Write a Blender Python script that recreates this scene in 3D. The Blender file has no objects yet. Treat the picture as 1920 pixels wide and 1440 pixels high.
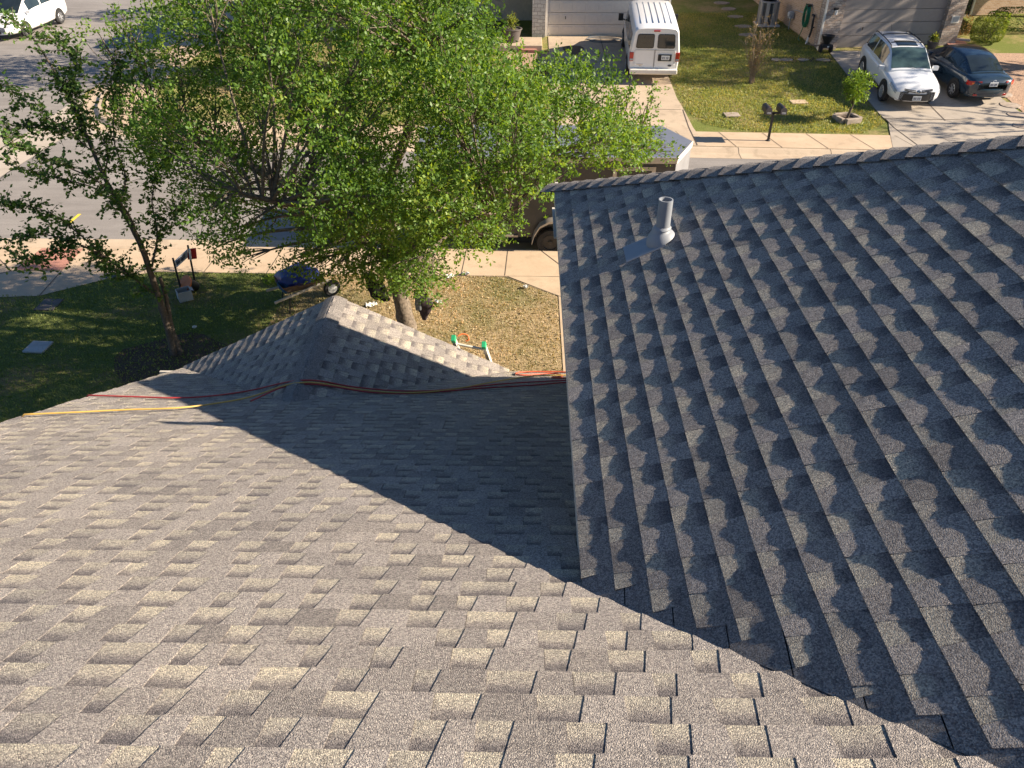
import bpy, bmesh, math, random
import numpy as np
from mathutils import Vector, Matrix

# ------------------------------------------------------------------ camera
SC = bpy.context.scene
FPX = 1442.0                      # focal length in pixels of the 1920 px wide photograph
PITCH = math.radians(35.4)
YAW = math.radians(1.07)
CAMZ = 8.4
cam_data = bpy.data.cameras.new('camera')
cam = bpy.data.objects.new('camera', cam_data)
SC.collection.objects.link(cam)
cam.location = (0, 0, CAMZ)
cam.rotation_euler = (math.radians(90) - PITCH, 0, YAW)
cam_data.sensor_width = 36.0
cam_data.lens = 36.0 * FPX / 1920.0
cam_data.clip_start = 0.05
cam_data.clip_end = 2000
SC.camera = cam

# ------------------------------------------------------------------ world, sun, exposure
SUN = Vector((1.0, -0.045, 0.527)).normalized()
world = bpy.data.worlds.new('World')
SC.world = world
world.use_nodes = True
wn = world.node_tree
bg = wn.nodes['Background']
sky = wn.nodes.new('ShaderNodeTexSky')
sky.sky_type = 'NISHITA'
sky.sun_disc = False
sky.sun_elevation = math.asin(SUN.z)
sky.sun_rotation = math.atan2(SUN.x, SUN.y)
sky.air_density = 1.0
sky.dust_density = 0.6
sky.ozone_density = 6.0
wn.links.new(sky.outputs[0], bg.inputs[0])
bg.inputs[1].default_value = 0.05
sun_data = bpy.data.lights.new('sun', 'SUN')
sun_data.energy = 5.0
sun_data.angle = math.radians(0.53)
sun_data.color = (1.0, 0.86, 0.685)
sun = bpy.data.objects.new('sun', sun_data)
SC.collection.objects.link(sun)
sun.rotation_euler = SUN.to_track_quat('Z', 'Y').to_euler()
sun.location = (30, 0, 30)
SC.view_settings.view_transform = 'Standard'
SC.view_settings.look = 'None'
SC.view_settings.exposure = 1.36
SC.view_settings.gamma = 1.0
SC.render.engine = 'CYCLES'
SC.cycles.max_bounces = 6
SC.cycles.transparent_max_bounces = 8

# ------------------------------------------------------------------ terrain
def smooth(a, b, x):
    t = min(1.0, max(0.0, (x - a) / (b - a)))
    return t * t * (3 - 2 * t)

def terrain(x, y):
    g = 0.028 + 0.062 * smooth(-15.0, 0.0, x)
    return g * min(max(0.0, y - 27.7), 40.0)

def cam_ray(px, py):
    x = (px - 960) / FPX; y = (720 - py) / FPX
    c, s = math.cos(PITCH), math.sin(PITCH)
    d = Vector((x, c + y * s, -s + y * c))
    cy, sy = math.cos(YAW), math.sin(YAW)
    return Vector((cy * d.x - sy * d.y, sy * d.x + cy * d.y, d.z))

EYE = Vector((0, 0, CAMZ))
def gp(px, py, h=0.0):
    """ground point seen at a measured photo position (layout helper)"""
    d = cam_ray(px, py)
    lo, hi = 0.0, 120.0
    for _ in range(50):
        m = (lo + hi) / 2
        p = EYE + d * m
        if p.z - terrain(p.x, p.y) - h > 0: lo = m
        else: hi = m
    return EYE + d * lo

def at_y(px, py, y):
    d = cam_ray(px, py)
    return EYE + d * (y / d.y)

def project(p):
    q = Vector(p) - EYE
    cy, sy = math.cos(-YAW), math.sin(-YAW)
    q = Vector((cy * q.x - sy * q.y, sy * q.x + cy * q.y, q.z))
    c, s = math.cos(PITCH), math.sin(PITCH)
    z = q.y * c - q.z * s
    return 960 + FPX * q.x / z, 720 - FPX * (q.y * s + q.z * c) / z

# ------------------------------------------------------------------ mesh helpers
COL = SC.collection
def V(*a): return Vector(a)

class MB:
    """collects shapes; build() links them as one mesh object"""
    def __init__(s):
        s.v = []; s.f = []; s.m = []; s.t = []
    def add(s, verts, faces, mat=0, tone=0.5):
        b = len(s.v)
        s.v += [tuple(p) for p in verts]
        s.t += [tone] * len(verts)
        for f in faces:
            s.f.append(tuple(b + i for i in f)); s.m.append(mat)
        return s
    def box(s, c, size, mat=0, rz=0.0, tone=0.5, rx=0.0, taper=1.0):
        hx, hy, hz = size[0] / 2, size[1] / 2, size[2] / 2
        R = Matrix.Rotation(rz, 3, 'Z') @ Matrix.Rotation(rx, 3, 'X')
        vs = []
        for z in (-hz, hz):
            k = taper if z > 0 else 1.0
            for x, y in ((-hx, -hy), (hx, -hy), (hx, hy), (-hx, hy)):
                vs.append(Vector(c) + R @ Vector((x * k, y * k, z)))
        s.add(vs, [(3, 2, 1, 0), (4, 5, 6, 7), (0, 1, 5, 4), (1, 2, 6, 5), (2, 3, 7, 6), (3, 0, 4, 7)], mat, tone)
        return s
    def tube(s, path, radii, n=8, mat=0, caps=True, tone=0.5, wob=0.0):
        path = [Vector(p) for p in path]
        if not hasattr(radii, '__len__'): radii = [radii] * len(path)
        rings = []
        t0 = (path[1] - path[0]).normalized()
        ref = Vector((0, 0, 1)) if abs(t0.z) < 0.9 else Vector((1, 0, 0))
        a = t0.cross(ref).normalized()
        vs = []
        for i, p in enumerate(path):
            if i == 0: t = path[1] - path[0]
            elif i == len(path) - 1: t = path[-1] - path[-2]
            else: t = path[i + 1] - path[i - 1]
            t = t.normalized()
            a = (a - t * a.dot(t))
            a = a.normalized() if a.length > 1e-6 else t.orthogonal().normalized()
            b = t.cross(a)
            for k in range(n):
                an = 2 * math.pi * k / n
                r = radii[i] * (1 + wob * math.sin(3 * an + i * 1.3) + wob * math.sin(7 * an + i * 2.1))
                vs.append(p + (a * math.cos(an) + b * math.sin(an)) * r)
        fs = []
        for i in range(len(path) - 1):
            for k in range(n):
                k2 = (k + 1) % n
                fs.append((i * n + k, i * n + k2, (i + 1) * n + k2, (i + 1) * n + k))
        if caps:
            fs.append(tuple(range(n - 1, -1, -1)))
            fs.append(tuple((len(path) - 1) * n + k for k in range(n)))
        s.add(vs, fs, mat, tone)
        return s
    def lathe(s, prof, c=(0, 0, 0), n=20, mat=0, axis='Z', tone=0.5):
        vs = []; fs = []
        c = Vector(c)
        for r, h in prof:
            for k in range(n):
                an = 2 * math.pi * k / n
                p = (r * math.cos(an), r * math.sin(an), h)
                if axis == 'X': p = (h, p[0], p[1])
                elif axis == 'Y': p = (p[0], h, p[1])
                vs.append(c + Vector(p))
        for i in range(len(prof) - 1):
            for k in range(n):
                k2 = (k + 1) % n
                fs.append((i * n + k, i * n + k2, (i + 1) * n + k2, (i + 1) * n + k))
        fs.append(tuple(range(n - 1, -1, -1)))
        fs.append(tuple((len(prof) - 1) * n + k for k in range(n)))
        s.add(vs, fs, mat, tone)
        return s
    def prism(s, poly, direction, mat=0, tone=0.5):
        """polygon (3-D points) pushed along a vector"""
        n = len(poly); d = Vector(direction)
        a = [Vector(p) for p in poly]; b = [p + d for p in a]
        fs = [tuple(range(n)), tuple(range(2 * n - 1, n - 1, -1))]
        for i in range(n):
            j = (i + 1) % n
            fs.append((i, i + n, j + n, j))
        s.add(a + b, fs, mat, tone)
        return s
    def grid(s, pts, mat=0, tone=0.5, closed=False):
        """rows x cols of points"""
        r = len(pts); c = len(pts[0])
        vs = [p for row in pts for p in row]
        fs = []
        for i in range(r - 1):
            for j in range(c - (0 if closed else 1)):
                j2 = (j + 1) % c
                fs.append((i * c + j, i * c + j2, (i + 1) * c + j2, (i + 1) * c + j))
        s.add(vs, fs, mat, tone)
        return s
    def build(s, name, mats, parent=None, smooth=None, origin=None, world=False, fixn=True, bevel=0):
        me = bpy.data.meshes.new(name)
        if not isinstance(mats, (list, tuple)): mats = [mats]
        o = bpy.data.objects.new(name, me)
        off = Vector((0, 0, 0))
        if parent is not None and world: off = Vector(parent.location)
        if origin is not None: off = Vector(origin)
        me.from_pydata([tuple(Vector(p) - off) for p in s.v], [], s.f)
        for m in mats: me.materials.append(m)
        me.polygons.foreach_set('material_index', s.m)
        at = me.attributes.new('tone', 'FLOAT', 'POINT')
        at.data.foreach_set('value', s.t)
        if fixn:
            bm = bmesh.new(); bm.from_mesh(me)
            bmesh.ops.recalc_face_normals(bm, faces=bm.faces)
            bm.to_mesh(me); bm.free()
        if smooth:
            me.shade_smooth()
            me.set_sharp_from_angle(angle=math.radians(smooth))
        me.update()
        COL.objects.link(o)
        if parent is not None: o.parent = parent
        if origin is not None: o.location = off
        if bevel:
            md = o.modifiers.new('bevel', 'BEVEL'); md.width = bevel; md.segments = 2; md.limit_method = 'ANGLE'; md.angle_limit = math.radians(35)
        return o

def tag(o, label, cat, group=None):
    o['label'] = label; o['category'] = cat
    if group: o['group'] = group
    return o
def structure(o):
    o['kind'] = 'structure'; return o
def thing(name, label, cat, loc, rz=0.0, group=None, rot=None):
    o = bpy.data.objects.new(name, None)
    o.empty_display_size = 0.2
    COL.objects.link(o)
    o.location = loc
    if rot is not None: o.rotation_euler = rot
    else: o.rotation_euler = (0, 0, rz)
    return tag(o, label, cat, group)
def copy_thing(root, loc, rz=None, label=None, group=None, rot=None):
    r = root.copy(); COL.objects.link(r); r.location = loc
    if rz is not None: r.rotation_euler = (0, 0, rz)
    if rot is not None: r.rotation_euler = rot
    if label: r['label'] = label
    if group: r['group'] = group
    for ch in list(root.children):
        c = ch.copy(); COL.objects.link(c); c.parent = r
        for g in list(ch.children):
            d = g.copy(); COL.objects.link(d); d.parent = c
    return r

def curve_pts(pts, n=6):
    """Catmull-Rom through points"""
    P = [Vector(p) for p in pts]
    P = [P[0] * 2 - P[1]] + P + [P[-1] * 2 - P[-2]]
    out = []
    for i in range(1, len(P) - 2):
        for k in range(n):
            t = k / n
            a, b, c, d = P[i - 1], P[i], P[i + 1], P[i + 2]
            out.append(0.5 * ((2 * b) + (c - a) * t + (2 * a - 5 * b + 4 * c - d) * t * t + (3 * b - a - 3 * c + d) * t ** 3))
    out.append(P[-2])
    return out

# ------------------------------------------------------------------ materials
def new_mat(name):
    m = bpy.data.materials.new(name); m.use_nodes = True
    nt = m.node_tree; nt.nodes.clear()
    out = nt.nodes.new('ShaderNodeOutputMaterial')
    b = nt.nodes.new('ShaderNodeBsdfPrincipled')
    nt.links.new(b.outputs[0], out.inputs[0])
    return m, nt, b
def N(nt, t, **kw):
    n = nt.nodes.new(t)
    for k, v in kw.items(): setattr(n, k, v)
    return n
def coords(nt, scale=(1, 1, 1), kind='Object', rot=(0, 0, 0)):
    tc = N(nt, 'ShaderNodeTexCoord'); mp = N(nt, 'ShaderNodeMapping')
    mp.inputs['Scale'].default_value = scale
    mp.inputs['Rotation'].default_value = rot
    nt.links.new(tc.outputs[kind], mp.inputs[0])
    return mp.outputs[0]
def noise(nt, vec, scale, detail=3.0, rough=0.55):
    n = N(nt, 'ShaderNodeTexNoise'); n.inputs['Scale'].default_value = scale
    n.inputs['Detail'].default_value = detail; n.inputs['Roughness'].default_value = rough
    nt.links.new(vec, n.inputs['Vector']); return n.outputs[0]
def ramp(nt, fac, stops, interp='LINEAR'):
    r = N(nt, 'ShaderNodeValToRGB'); r.color_ramp.interpolation = interp
    el = r.color_ramp.elements
    while len(el) < len(stops): el.new(0.5)
    for e, (p, c) in zip(el, stops):
        e.position = p; e.color = (c[0], c[1], c[2], 1) if hasattr(c, '__len__') else (c, c, c, 1)
    nt.links.new(fac, r.inputs[0]); return r.outputs[0]
def mix(nt, fac, a, b, mode='MIX'):
    n = N(nt, 'ShaderNodeMix'); n.data_type = 'RGBA'; n.blend_type = mode; n.clamp_factor = True
    for i, x in ((0, fac), (6, a), (7, b)):
        if hasattr(x, 'is_output') or hasattr(x, 'links'): nt.links.new(x, n.inputs[i])
        elif hasattr(x, '__len__'): n.inputs[i].default_value = (x[0], x[1], x[2], 1)
        else: n.inputs[i].default_value = x
    return n.outputs[2]
def attr(nt, name):
    a = N(nt, 'ShaderNodeAttribute'); a.attribute_name = name; return a.outputs['Fac']
def mth(nt, op, a, b=0.0, c=None):
    n = N(nt, 'ShaderNodeMath'); n.operation = op
    for i, x in enumerate((a, b) if c is None else (a, b, c)):
        if hasattr(x, 'links'): nt.links.new(x, n.inputs[i])
        else: n.inputs[i].default_value = x
    return n.outputs[0]
def bump(nt, b, h, strength, dist):
    n = N(nt, 'ShaderNodeBump'); n.inputs['Strength'].default_value = strength
    n.inputs['Distance'].default_value = dist
    nt.links.new(h, n.inputs['Height']); nt.links.new(n.outputs[0], b.inputs['Normal'])

def simple(name, col, rough=0.6, metal=0.0, var=0.12, nscale=8.0, spec=0.5, coat=0.0, bumpd=0.0, bscale=60):
    m, nt, b = new_mat(name)
    v = coords(nt)
    n = noise(nt, v, nscale, 4)
    lo = [c * (1 - var) for c in col]; hi = [min(1, c * (1 + var)) for c in col]
    nt.links.new(ramp(nt, n, [(0.3, lo), (0.7, hi)]), b.inputs['Base Color'])
    b.inputs['Roughness'].default_value = rough; b.inputs['Metallic'].default_value = metal
    b.inputs['Specular IOR Level'].default_value = spec
    b.inputs['Coat Weight'].default_value = coat
    b.inputs['Coat Roughness'].default_value = 0.05
    if bumpd: bump(nt, b, noise(nt, v, bscale, 4), 0.6, bumpd)
    return m

def shingle_material(name, base, recess_light, recess_dark, amt=1.0):
    m, nt, b = new_mat(name)
    v = coords(nt)
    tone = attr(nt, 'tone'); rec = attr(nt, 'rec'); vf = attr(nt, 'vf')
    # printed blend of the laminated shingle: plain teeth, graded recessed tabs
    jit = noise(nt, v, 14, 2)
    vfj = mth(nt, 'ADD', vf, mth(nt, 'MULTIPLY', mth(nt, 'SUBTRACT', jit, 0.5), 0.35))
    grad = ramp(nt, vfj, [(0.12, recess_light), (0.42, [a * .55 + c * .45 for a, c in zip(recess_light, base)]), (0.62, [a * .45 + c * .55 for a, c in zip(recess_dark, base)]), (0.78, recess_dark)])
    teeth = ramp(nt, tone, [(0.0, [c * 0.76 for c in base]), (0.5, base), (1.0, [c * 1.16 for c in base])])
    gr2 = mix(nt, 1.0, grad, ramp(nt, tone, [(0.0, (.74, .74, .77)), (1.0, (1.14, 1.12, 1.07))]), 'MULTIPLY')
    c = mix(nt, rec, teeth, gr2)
    big = noise(nt, v, 0.9, 3)
    c = mix(nt, 1.0, c, ramp(nt, big, [(0.3, (.90, .91, .93)), (0.7, (1.07, 1.06, 1.04))]), 'MULTIPLY')
    g1 = noise(nt, v, 250, 2, 0.7)
    vor = N(nt, 'ShaderNodeTexVoronoi'); vor.inputs['Scale'].default_value = 200
    nt.links.new(v, vor.inputs['Vector'])
    cell = N(nt, 'ShaderNodeSeparateColor'); nt.links.new(vor.outputs['Color'], cell.inputs[0])
    g = mix(nt, 0.5, g1, cell.outputs[0])
    c = mix(nt, 1.0, c, ramp(nt, g, [(0.2, (.42, .41, .43)), (0.5, (.98, .98, .98)), (0.8, (1.75, 1.72, 1.62))]), 'MULTIPLY')
    nt.links.new(c, b.inputs['Base Color'])
    b.inputs['Roughness'].default_value = 0.85
    b.inputs['Specular IOR Level'].default_value = 0.35
    bump(nt, b, mth(nt, 'ADD', g1, mth(nt, 'MULTIPLY', vor.outputs['Distance'], -0.8)), 1.0 * amt, 0.010)
    return m

M = {}
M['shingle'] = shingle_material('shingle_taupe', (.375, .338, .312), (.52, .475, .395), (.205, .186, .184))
M['cap'] = shingle_material('shingle_cap', (.29, .266, .252), (.29, .266, .252), (.27, .248, .236))
M['deck'] = simple('roof_felt', (.035, .033, .032), 0.9)
M['flashing'] = simple('painted_vent', (.25, .268, .295), 0.55, var=0.06, spec=0.4)
M['fascia'] = simple('fascia_paint', (.55, .50, .43), 0.6)
M['siding'] = simple('house_siding', (.50, .45, .38), 0.7)

def concrete(name, lo, hi, stain=0.35):
    m, nt, b = new_mat(name)
    v = coords(nt)
    n1 = noise(nt, v, 0.8, 6, 0.6); n2 = noise(nt, v, 45, 4, 0.7)
    c = ramp(nt, n1, [(0.32, lo), (0.68, hi)])
    c = mix(nt, 0.5, c, ramp(nt, n2, [(0.3, (.80, .80, .80)), (0.7, (1.14, 1.14, 1.14))]), 'MULTIPLY')
    n3 = noise(nt, v, 2.3, 5, 0.65)
    c = mix(nt, 1.0, c, ramp(nt, n3, [(0.34, (1 - stain, 1 - stain, 1 - stain)), (0.48, (1, 1, 1))]), 'MULTIPLY')
    nt.links.new(c, b.inputs['Base Color']); b.inputs['Roughness'].default_value = 0.85
    b.inputs['Specular IOR Level'].default_value = 0.25
    bump(nt, b, n2, 0.3, 0.004)
    return m
M['concrete'] = concrete('sidewalk_concrete', (.47, .355, .245), (.56, .43, .30), 0.13)
M['drive'] = concrete('driveway_concrete', (.43, .34, .25), (.52, .415, .30), 0.18)
M['driveway_grey'] = concrete('driveway_grey_concrete', (.36, .315, .265), (.43, .375, .31), 0.2)
M['curb'] = concrete('curb_concrete', (.45, .35, .25), (.55, .44, .32), 0.2)
M['gutter'] = concrete('gutter_concrete', (.40, .345, .285), (.47, .41, .34), 0.12)
M['joint'] = simple('joint_dirt', (.10, .08, .06), 0.95)
M['grey_concrete'] = concrete('grey_concrete', (.36, .36, .36), (.46, .46, .46), 0.15)

def asphalt():
    m, nt, b = new_mat('worn_asphalt')
    v = coords(nt)
    n1 = noise(nt, v, 0.35, 6, 0.6); n2 = noise(nt, v, 70, 3, 0.7)
    c = ramp(nt, n1, [(0.3, (.225, .205, .188)), (0.7, (.285, .262, .242))])
    c = mix(nt, 1.0, c, ramp(nt, n2, [(0.25, (.72, .72, .72)), (0.75, (1.25, 1.25, 1.25))]), 'MULTIPLY')
    st = noise(nt, coords(nt, (0.25, 2.2, 1)), 1.6, 4)
    c = mix(nt, 1.0, c, ramp(nt, st, [(0.35, (.88, .88, .88)), (0.6, (1.04, 1.04, 1.04))]), 'MULTIPLY')
    nt.links.new(c, b.inputs['Base Color']); b.inputs['Roughness'].default_value = 0.8
    b.inputs['Specular IOR Level'].default_value = 0.3
    bump(nt, b, n2, 0.4, 0.004)
    return m
M['asphalt'] = asphalt()

def lawn(name, green_lo, green_hi, dry, dry_pos):
    """patchy turf; dry_pos = (low, high) noise limits where it turns to straw"""
    m, nt, b = new_mat(name)
    v = coords(nt)
    n1 = noise(nt, v, 0.55, 5, 0.6); n2 = noise(nt, v, 34, 4, 0.7); n3 = noise(nt, v, 6, 4, 0.65)
    c = ramp(nt, n2, [(0.3, green_lo), (0.7, green_hi)])
    d = ramp(nt, n2, [(0.28, [x * .45 for x in dry]), (0.5, dry), (0.75, [min(1, x * 1.35) for x in dry])])
    f = ramp(nt, mth(nt, 'ADD', mth(nt, 'MULTIPLY', n1, 0.7), mth(nt, 'MULTIPLY', n3, 0.3)), [(dry_pos[0], 0.0), (dry_pos[1], 1.0)])
    nt.links.new(mix(nt, f, c, d), b.inputs['Base Color'])
    b.inputs['Roughness'].default_value = 0.95; b.inputs['Specular IOR Level'].default_value = 0.1
    bump(nt, b, n2, 0.9, 0.03)
    return m
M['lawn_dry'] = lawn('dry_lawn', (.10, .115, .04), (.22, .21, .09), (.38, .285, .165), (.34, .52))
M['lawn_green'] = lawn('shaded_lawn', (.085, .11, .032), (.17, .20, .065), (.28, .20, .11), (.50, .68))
M['lawn_far'] = lawn('far_lawn', (.10, .135, .03), (.22, .24, .065), (.34, .26, .13), (.46, .62))
M['mulch'] = simple('mulch', (.085, .055, .036), 0.95, var=0.5, nscale=30, bumpd=.03)
M['gravel'] = simple('gravel', (.38, .25, .17), 0.9, var=0.55, nscale=22, bumpd=.03, bscale=25)

def foliage(name, dark, mid, light, trans=0.42):
    m = bpy.data.materials.new(name); m.use_nodes = True
    nt = m.node_tree; nt.nodes.clear()
    out = N(nt, 'ShaderNodeOutputMaterial')
    c = ramp(nt, attr(nt, 'tone'), [(0.0, dark), (0.5, mid), (0.93, light), (1.0, [light[0] * 1.25, light[1] * 1.05, light[2]])])
    d = N(nt, 'ShaderNodeBsdfDiffuse'); t = N(nt, 'ShaderNodeBsdfTranslucent'); g = N(nt, 'ShaderNodeBsdfGlossy')
    g.inputs['Roughness'].default_value = 0.5
    g.inputs['Color'].default_value = (.9, .95, .85, 1)
    tcol = mix(nt, 1.0, c, (1.5, 1.3, .45), 'MULTIPLY')
    nt.links.new(c, d.inputs[0]); nt.links.new(tcol, t.inputs[0])
    m1 = N(nt, 'ShaderNodeMixShader'); m1.inputs[0].default_value = trans
    nt.links.new(d.outputs[0], m1.inputs[1]); nt.links.new(t.outputs[0], m1.inputs[2])
    m2 = N(nt, 'ShaderNodeMixShader'); m2.inputs[0].default_value = 0.025
    nt.links.new(m1.outputs[0], m2.inputs[1]); nt.links.new(g.outputs[0], m2.inputs[2])
    nt.links.new(m2.outputs[0], out.inputs[0])
    return m
M['leaf_oak'] = foliage('oak_leaf', (.050, .110, .018), (.112, .22, .034), (.23, .34, .065), 0.5)
M['leaf_small'] = foliage('shoot_leaf', (.045, .10, .028), (.085, .17, .04), (.18, .27, .06), 0.5)
M['leaf_far'] = foliage('tree_leaf', (.075, .12, .035), (.14, .20, .05), (.25, .28, .08), 0.5)
M['leaf_bright'] = foliage('citrus_leaf', (.09, .17, .02), (.15, .26, .03), (.26, .36, .05))
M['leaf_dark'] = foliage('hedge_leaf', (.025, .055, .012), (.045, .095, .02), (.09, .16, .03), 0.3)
M['leaf_dry'] = foliage('dry_leaf', (.16, .10, .05), (.24, .16, .08), (.34, .25, .12), 0.25)
M['blade'] = foliage('grass_blade', (.09, .11, .03), (.27, .235, .115), (.54, .43, .275), 0.3)
M['blade_green'] = foliage('grass_blade_green', (.10, .145, .03), (.20, .255, .07), (.34, .34, .13), 0.4)
M['bark'] = simple('oak_bark', (.15, .12, .09), 0.95, var=0.5, nscale=18, bumpd=.03, bscale=22)
M['bark_small'] = simple('small_tree_bark', (.11, .085, .065), 0.9, var=0.35, nscale=20, bumpd=.01)
M['twig_dry'] = simple('dry_twig', (.27, .20, .14), 0.9, var=0.3)
M['white_paint'] = simple('white_car_paint', (.80, .80, .79), 0.3, var=0.02, coat=0.7, spec=0.5)
M['pearl_paint'] = simple('pearl_car_paint', (.74, .76, .78), 0.28, var=0.02, coat=0.8, spec=0.5)
M['navy_paint'] = simple('navy_car_paint', (.016, .034, .055), 0.25, var=0.1, coat=0.9, spec=0.5)
M['glass'] = simple('dark_window_glass', (.018, .026, .030), 0.06, var=0.3, nscale=2, spec=0.8)
M['van_glass'] = simple('tinted_van_glass', (.10, .10, .085), 0.08, var=0.2, nscale=2, spec=0.8)
M['windscreen'] = simple('windscreen_glass', (.05, .085, .085), 0.05, var=0.4, nscale=2.5, spec=0.8)
M['tyre'] = simple('tyre_rubber', (.022, .022, .023), 0.85, var=0.25)
M['rim'] = simple('alloy_rim', (.55, .56, .58), 0.35, metal=0.7, var=0.1)
M['steel_rim'] = simple('black_steel_rim', (.03, .028, .027), 0.6, var=0.2)
M['black'] = simple('black_plastic', (.018, .018, .019), 0.55, var=0.2)
M['chrome'] = simple('chrome', (.6, .6, .6), 0.25, metal=0.9, var=0.05)
M['red_lens'] = simple('red_lens', (.42, .015, .012), 0.2, var=0.15, coat=0.5)
M['amber_lens'] = simple('amber_lens', (.75, .20, .03), 0.25, var=0.1, coat=0.5)
M['clear_lens'] = simple('clear_lens', (.34, .37, .40), 0.12, var=0.2, nscale=15, coat=0.6)
M['plate'] = simple('licence_plate', (.70, .72, .72), 0.5, var=0.05)
M['plate_ink'] = simple('plate_ink', (.06, .07, .12), 0.6)
M['trim_white'] = simple('white_trim', (.74, .70, .63), 0.55, var=0.05)
M['garage_white'] = simple('garage_door_cream', (.66, .60, .53), 0.55, var=0.04)
M['garage_grey'] = simple('garage_door_taupe', (.30, .265, .245), 0.55, var=0.05)
M['metal'] = simple('aluminium', (.58, .57, .50), 0.45, metal=0.25, var=0.1)
M['fibreglass'] = simple('fibreglass_green', (.02, .30, .13), 0.45, var=0.1)
M['hose_red'] = simple('red_hose', (.42, .045, .045), 0.5, var=0.12, nscale=3)
M['hose_orange'] = simple('orange_hose', (.55, .10, .045), 0.5, var=0.12, nscale=3)
M['hose_yellow'] = simple('yellow_hose', (.56, .36, .09), 0.5, var=0.15, nscale=3)
M['orange'] = simple('orange_plastic', (.62, .16, .04), 0.5)
M['black_cloth'] = simple('black_cloth', (.012, .011, .012), 0.95, var=0.3, nscale=20)
M['brown_cloth'] = simple('faded_cloth', (.045, .032, .038), 0.95, var=0.35, nscale=12)
M['grey_cloth'] = simple('grey_cloth', (.16, .17, .18), 0.95, var=0.2, nscale=12)
M['paper'] = simple('white_scrap', (.74, .73, .70), 0.8, var=0.06)
M['tarp'] = simple('blue_tarp', (.022, .032, .15), 0.35, var=0.4, nscale=7, bumpd=.02, bscale=9)
M['tarp_light'] = simple('light_blue_tarp', (.016, .085, .20), 0.35, var=0.3, nscale=14, bumpd=.02, bscale=14)
M['wood_pale'] = simple('weathered_wood', (.42, .38, .32), 0.8, var=0.2, nscale=12)
M['rust'] = simple('rusty_tray', (.085, .058, .045), 0.75, var=0.35)
M['red_sign'] = simple('red_sign', (.58, .022, .022), 0.5, var=0.06)
M['sign_white'] = simple('sign_white', (.62, .66, .74), 0.55, var=0.04)
M['trailer_side'] = simple('trailer_charcoal', (.034, .034, .036), 0.45, var=0.15, nscale=2, coat=0.2)
M['trailer_roof'] = simple('trailer_roof_metal', (.15, .165, .205), 0.5, metal=0.0, var=0.08, nscale=3)
M['trailer_trim'] = simple('trailer_trim', (.42, .37, .31), 0.5, metal=0.3, var=0.1)
M['nose'] = simple('trailer_nose_metal', (.26, .26, .27), 0.45, metal=0.2, var=0.12, nscale=3)
M['terracotta'] = simple('tactile_red', (.40, .19, .14), 0.9, var=0.18, nscale=25)
M['stone_step'] = simple('flagstone', (.33, .27, .22), 0.9, var=0.25, nscale=6)
M['green_hose'] = simple('green_hose', (.012, .19, .10), 0.4, var=0.2)
M['meter_grey'] = simple('meter_grey', (.36, .38, .40), 0.5, var=0.1)
M['ac_grey'] = simple('cabinet_grey', (.36, .34, .32), 0.5, var=0.1)
M['ac_grille'] = simple('grille_dark', (.05, .055, .06), 0.6, var=0.3)
M['pot'] = simple('charcoal_pot', (.10, .085, .08), 0.7, var=0.15)
M['yellow_paint'] = simple('yellow_paint', (.75, .58, .05), 0.7)
M['oil'] = simple('oil_stain', (.085, .062, .045), 0.6, var=0.4, nscale=5)

def brick(name, c1, c2, mortar, scale, bw=0.5, bh=0.25, axis='XZ', rough_stone=False):
    m, nt, b = new_mat(name)
    tc = N(nt, 'ShaderNodeTexCoord'); sep = N(nt, 'ShaderNodeSeparateXYZ'); cmb = N(nt, 'ShaderNodeCombineXYZ')
    nt.links.new(tc.outputs['Object'], sep.inputs[0])
    nt.links.new(mth(nt, 'ADD', sep.outputs[0], sep.outputs[1]), cmb.inputs[0])
    nt.links.new(sep.outputs[2], cmb.inputs[1])
    br = N(nt, 'ShaderNodeTexBrick'); br.inputs['Scale'].default_value = scale
    br.inputs['Color1'].default_value = (*c1, 1); br.inputs['Color2'].default_value = (*c2, 1); br.inputs['Mortar'].default_value = (*mortar, 1)
    br.inputs['Mortar Size'].default_value = 0.035 if rough_stone else 0.02
    br.inputs['Brick Width'].default_value = bw; br.inputs['Row Height'].default_value = bh
    vec = cmb.outputs[0]
    if rough_stone:
        nz = N(nt, 'ShaderNodeTexNoise'); nz.inputs['Scale'].default_value = 3.0
        nt.links.new(vec, nz.inputs['Vector'])
        mx = N(nt, 'ShaderNodeMix'); mx.data_type = 'RGBA'; mx.inputs[0].default_value = 0.12
        nt.links.new(vec, mx.inputs[6]); nt.links.new(nz.outputs['Color'], mx.inputs[7])
        vec = mx.outputs[2]
    nt.links.new(vec, br.inputs['Vector'])
    n = noise(nt, coords(nt), 30, 4)
    c = mix(nt, 1.0, br.outputs['Color'], ramp(nt, n, [(0.3, (.78, .78, .78)), (0.7, (1.2, 1.2, 1.2))]), 'MULTIPLY')
    nt.links.new(c, b.inputs['Base Color']); b.inputs['Roughness'].default_value = 0.9
    bump(nt, b, br.outputs['Fac'], 0.5, -0.012)
    return m
M['brick'] = brick('tan_brick', (.50, .32, .20), (.62, .44, .30), (.58, .48, .38), 2.3, 0.5, 0.17)
M['stone'] = brick('white_stone', (.46, .43, .40), (.60, .56, .50), (.30, .27, .25), 2.6, 0.62, 0.36, rough_stone=True)
M['brown_stone'] = brick('brown_stone', (.30, .22, .17), (.52, .44, .37), (.26, .22, .20), 3.0, 0.55, 0.25, rough_stone=True)
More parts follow.
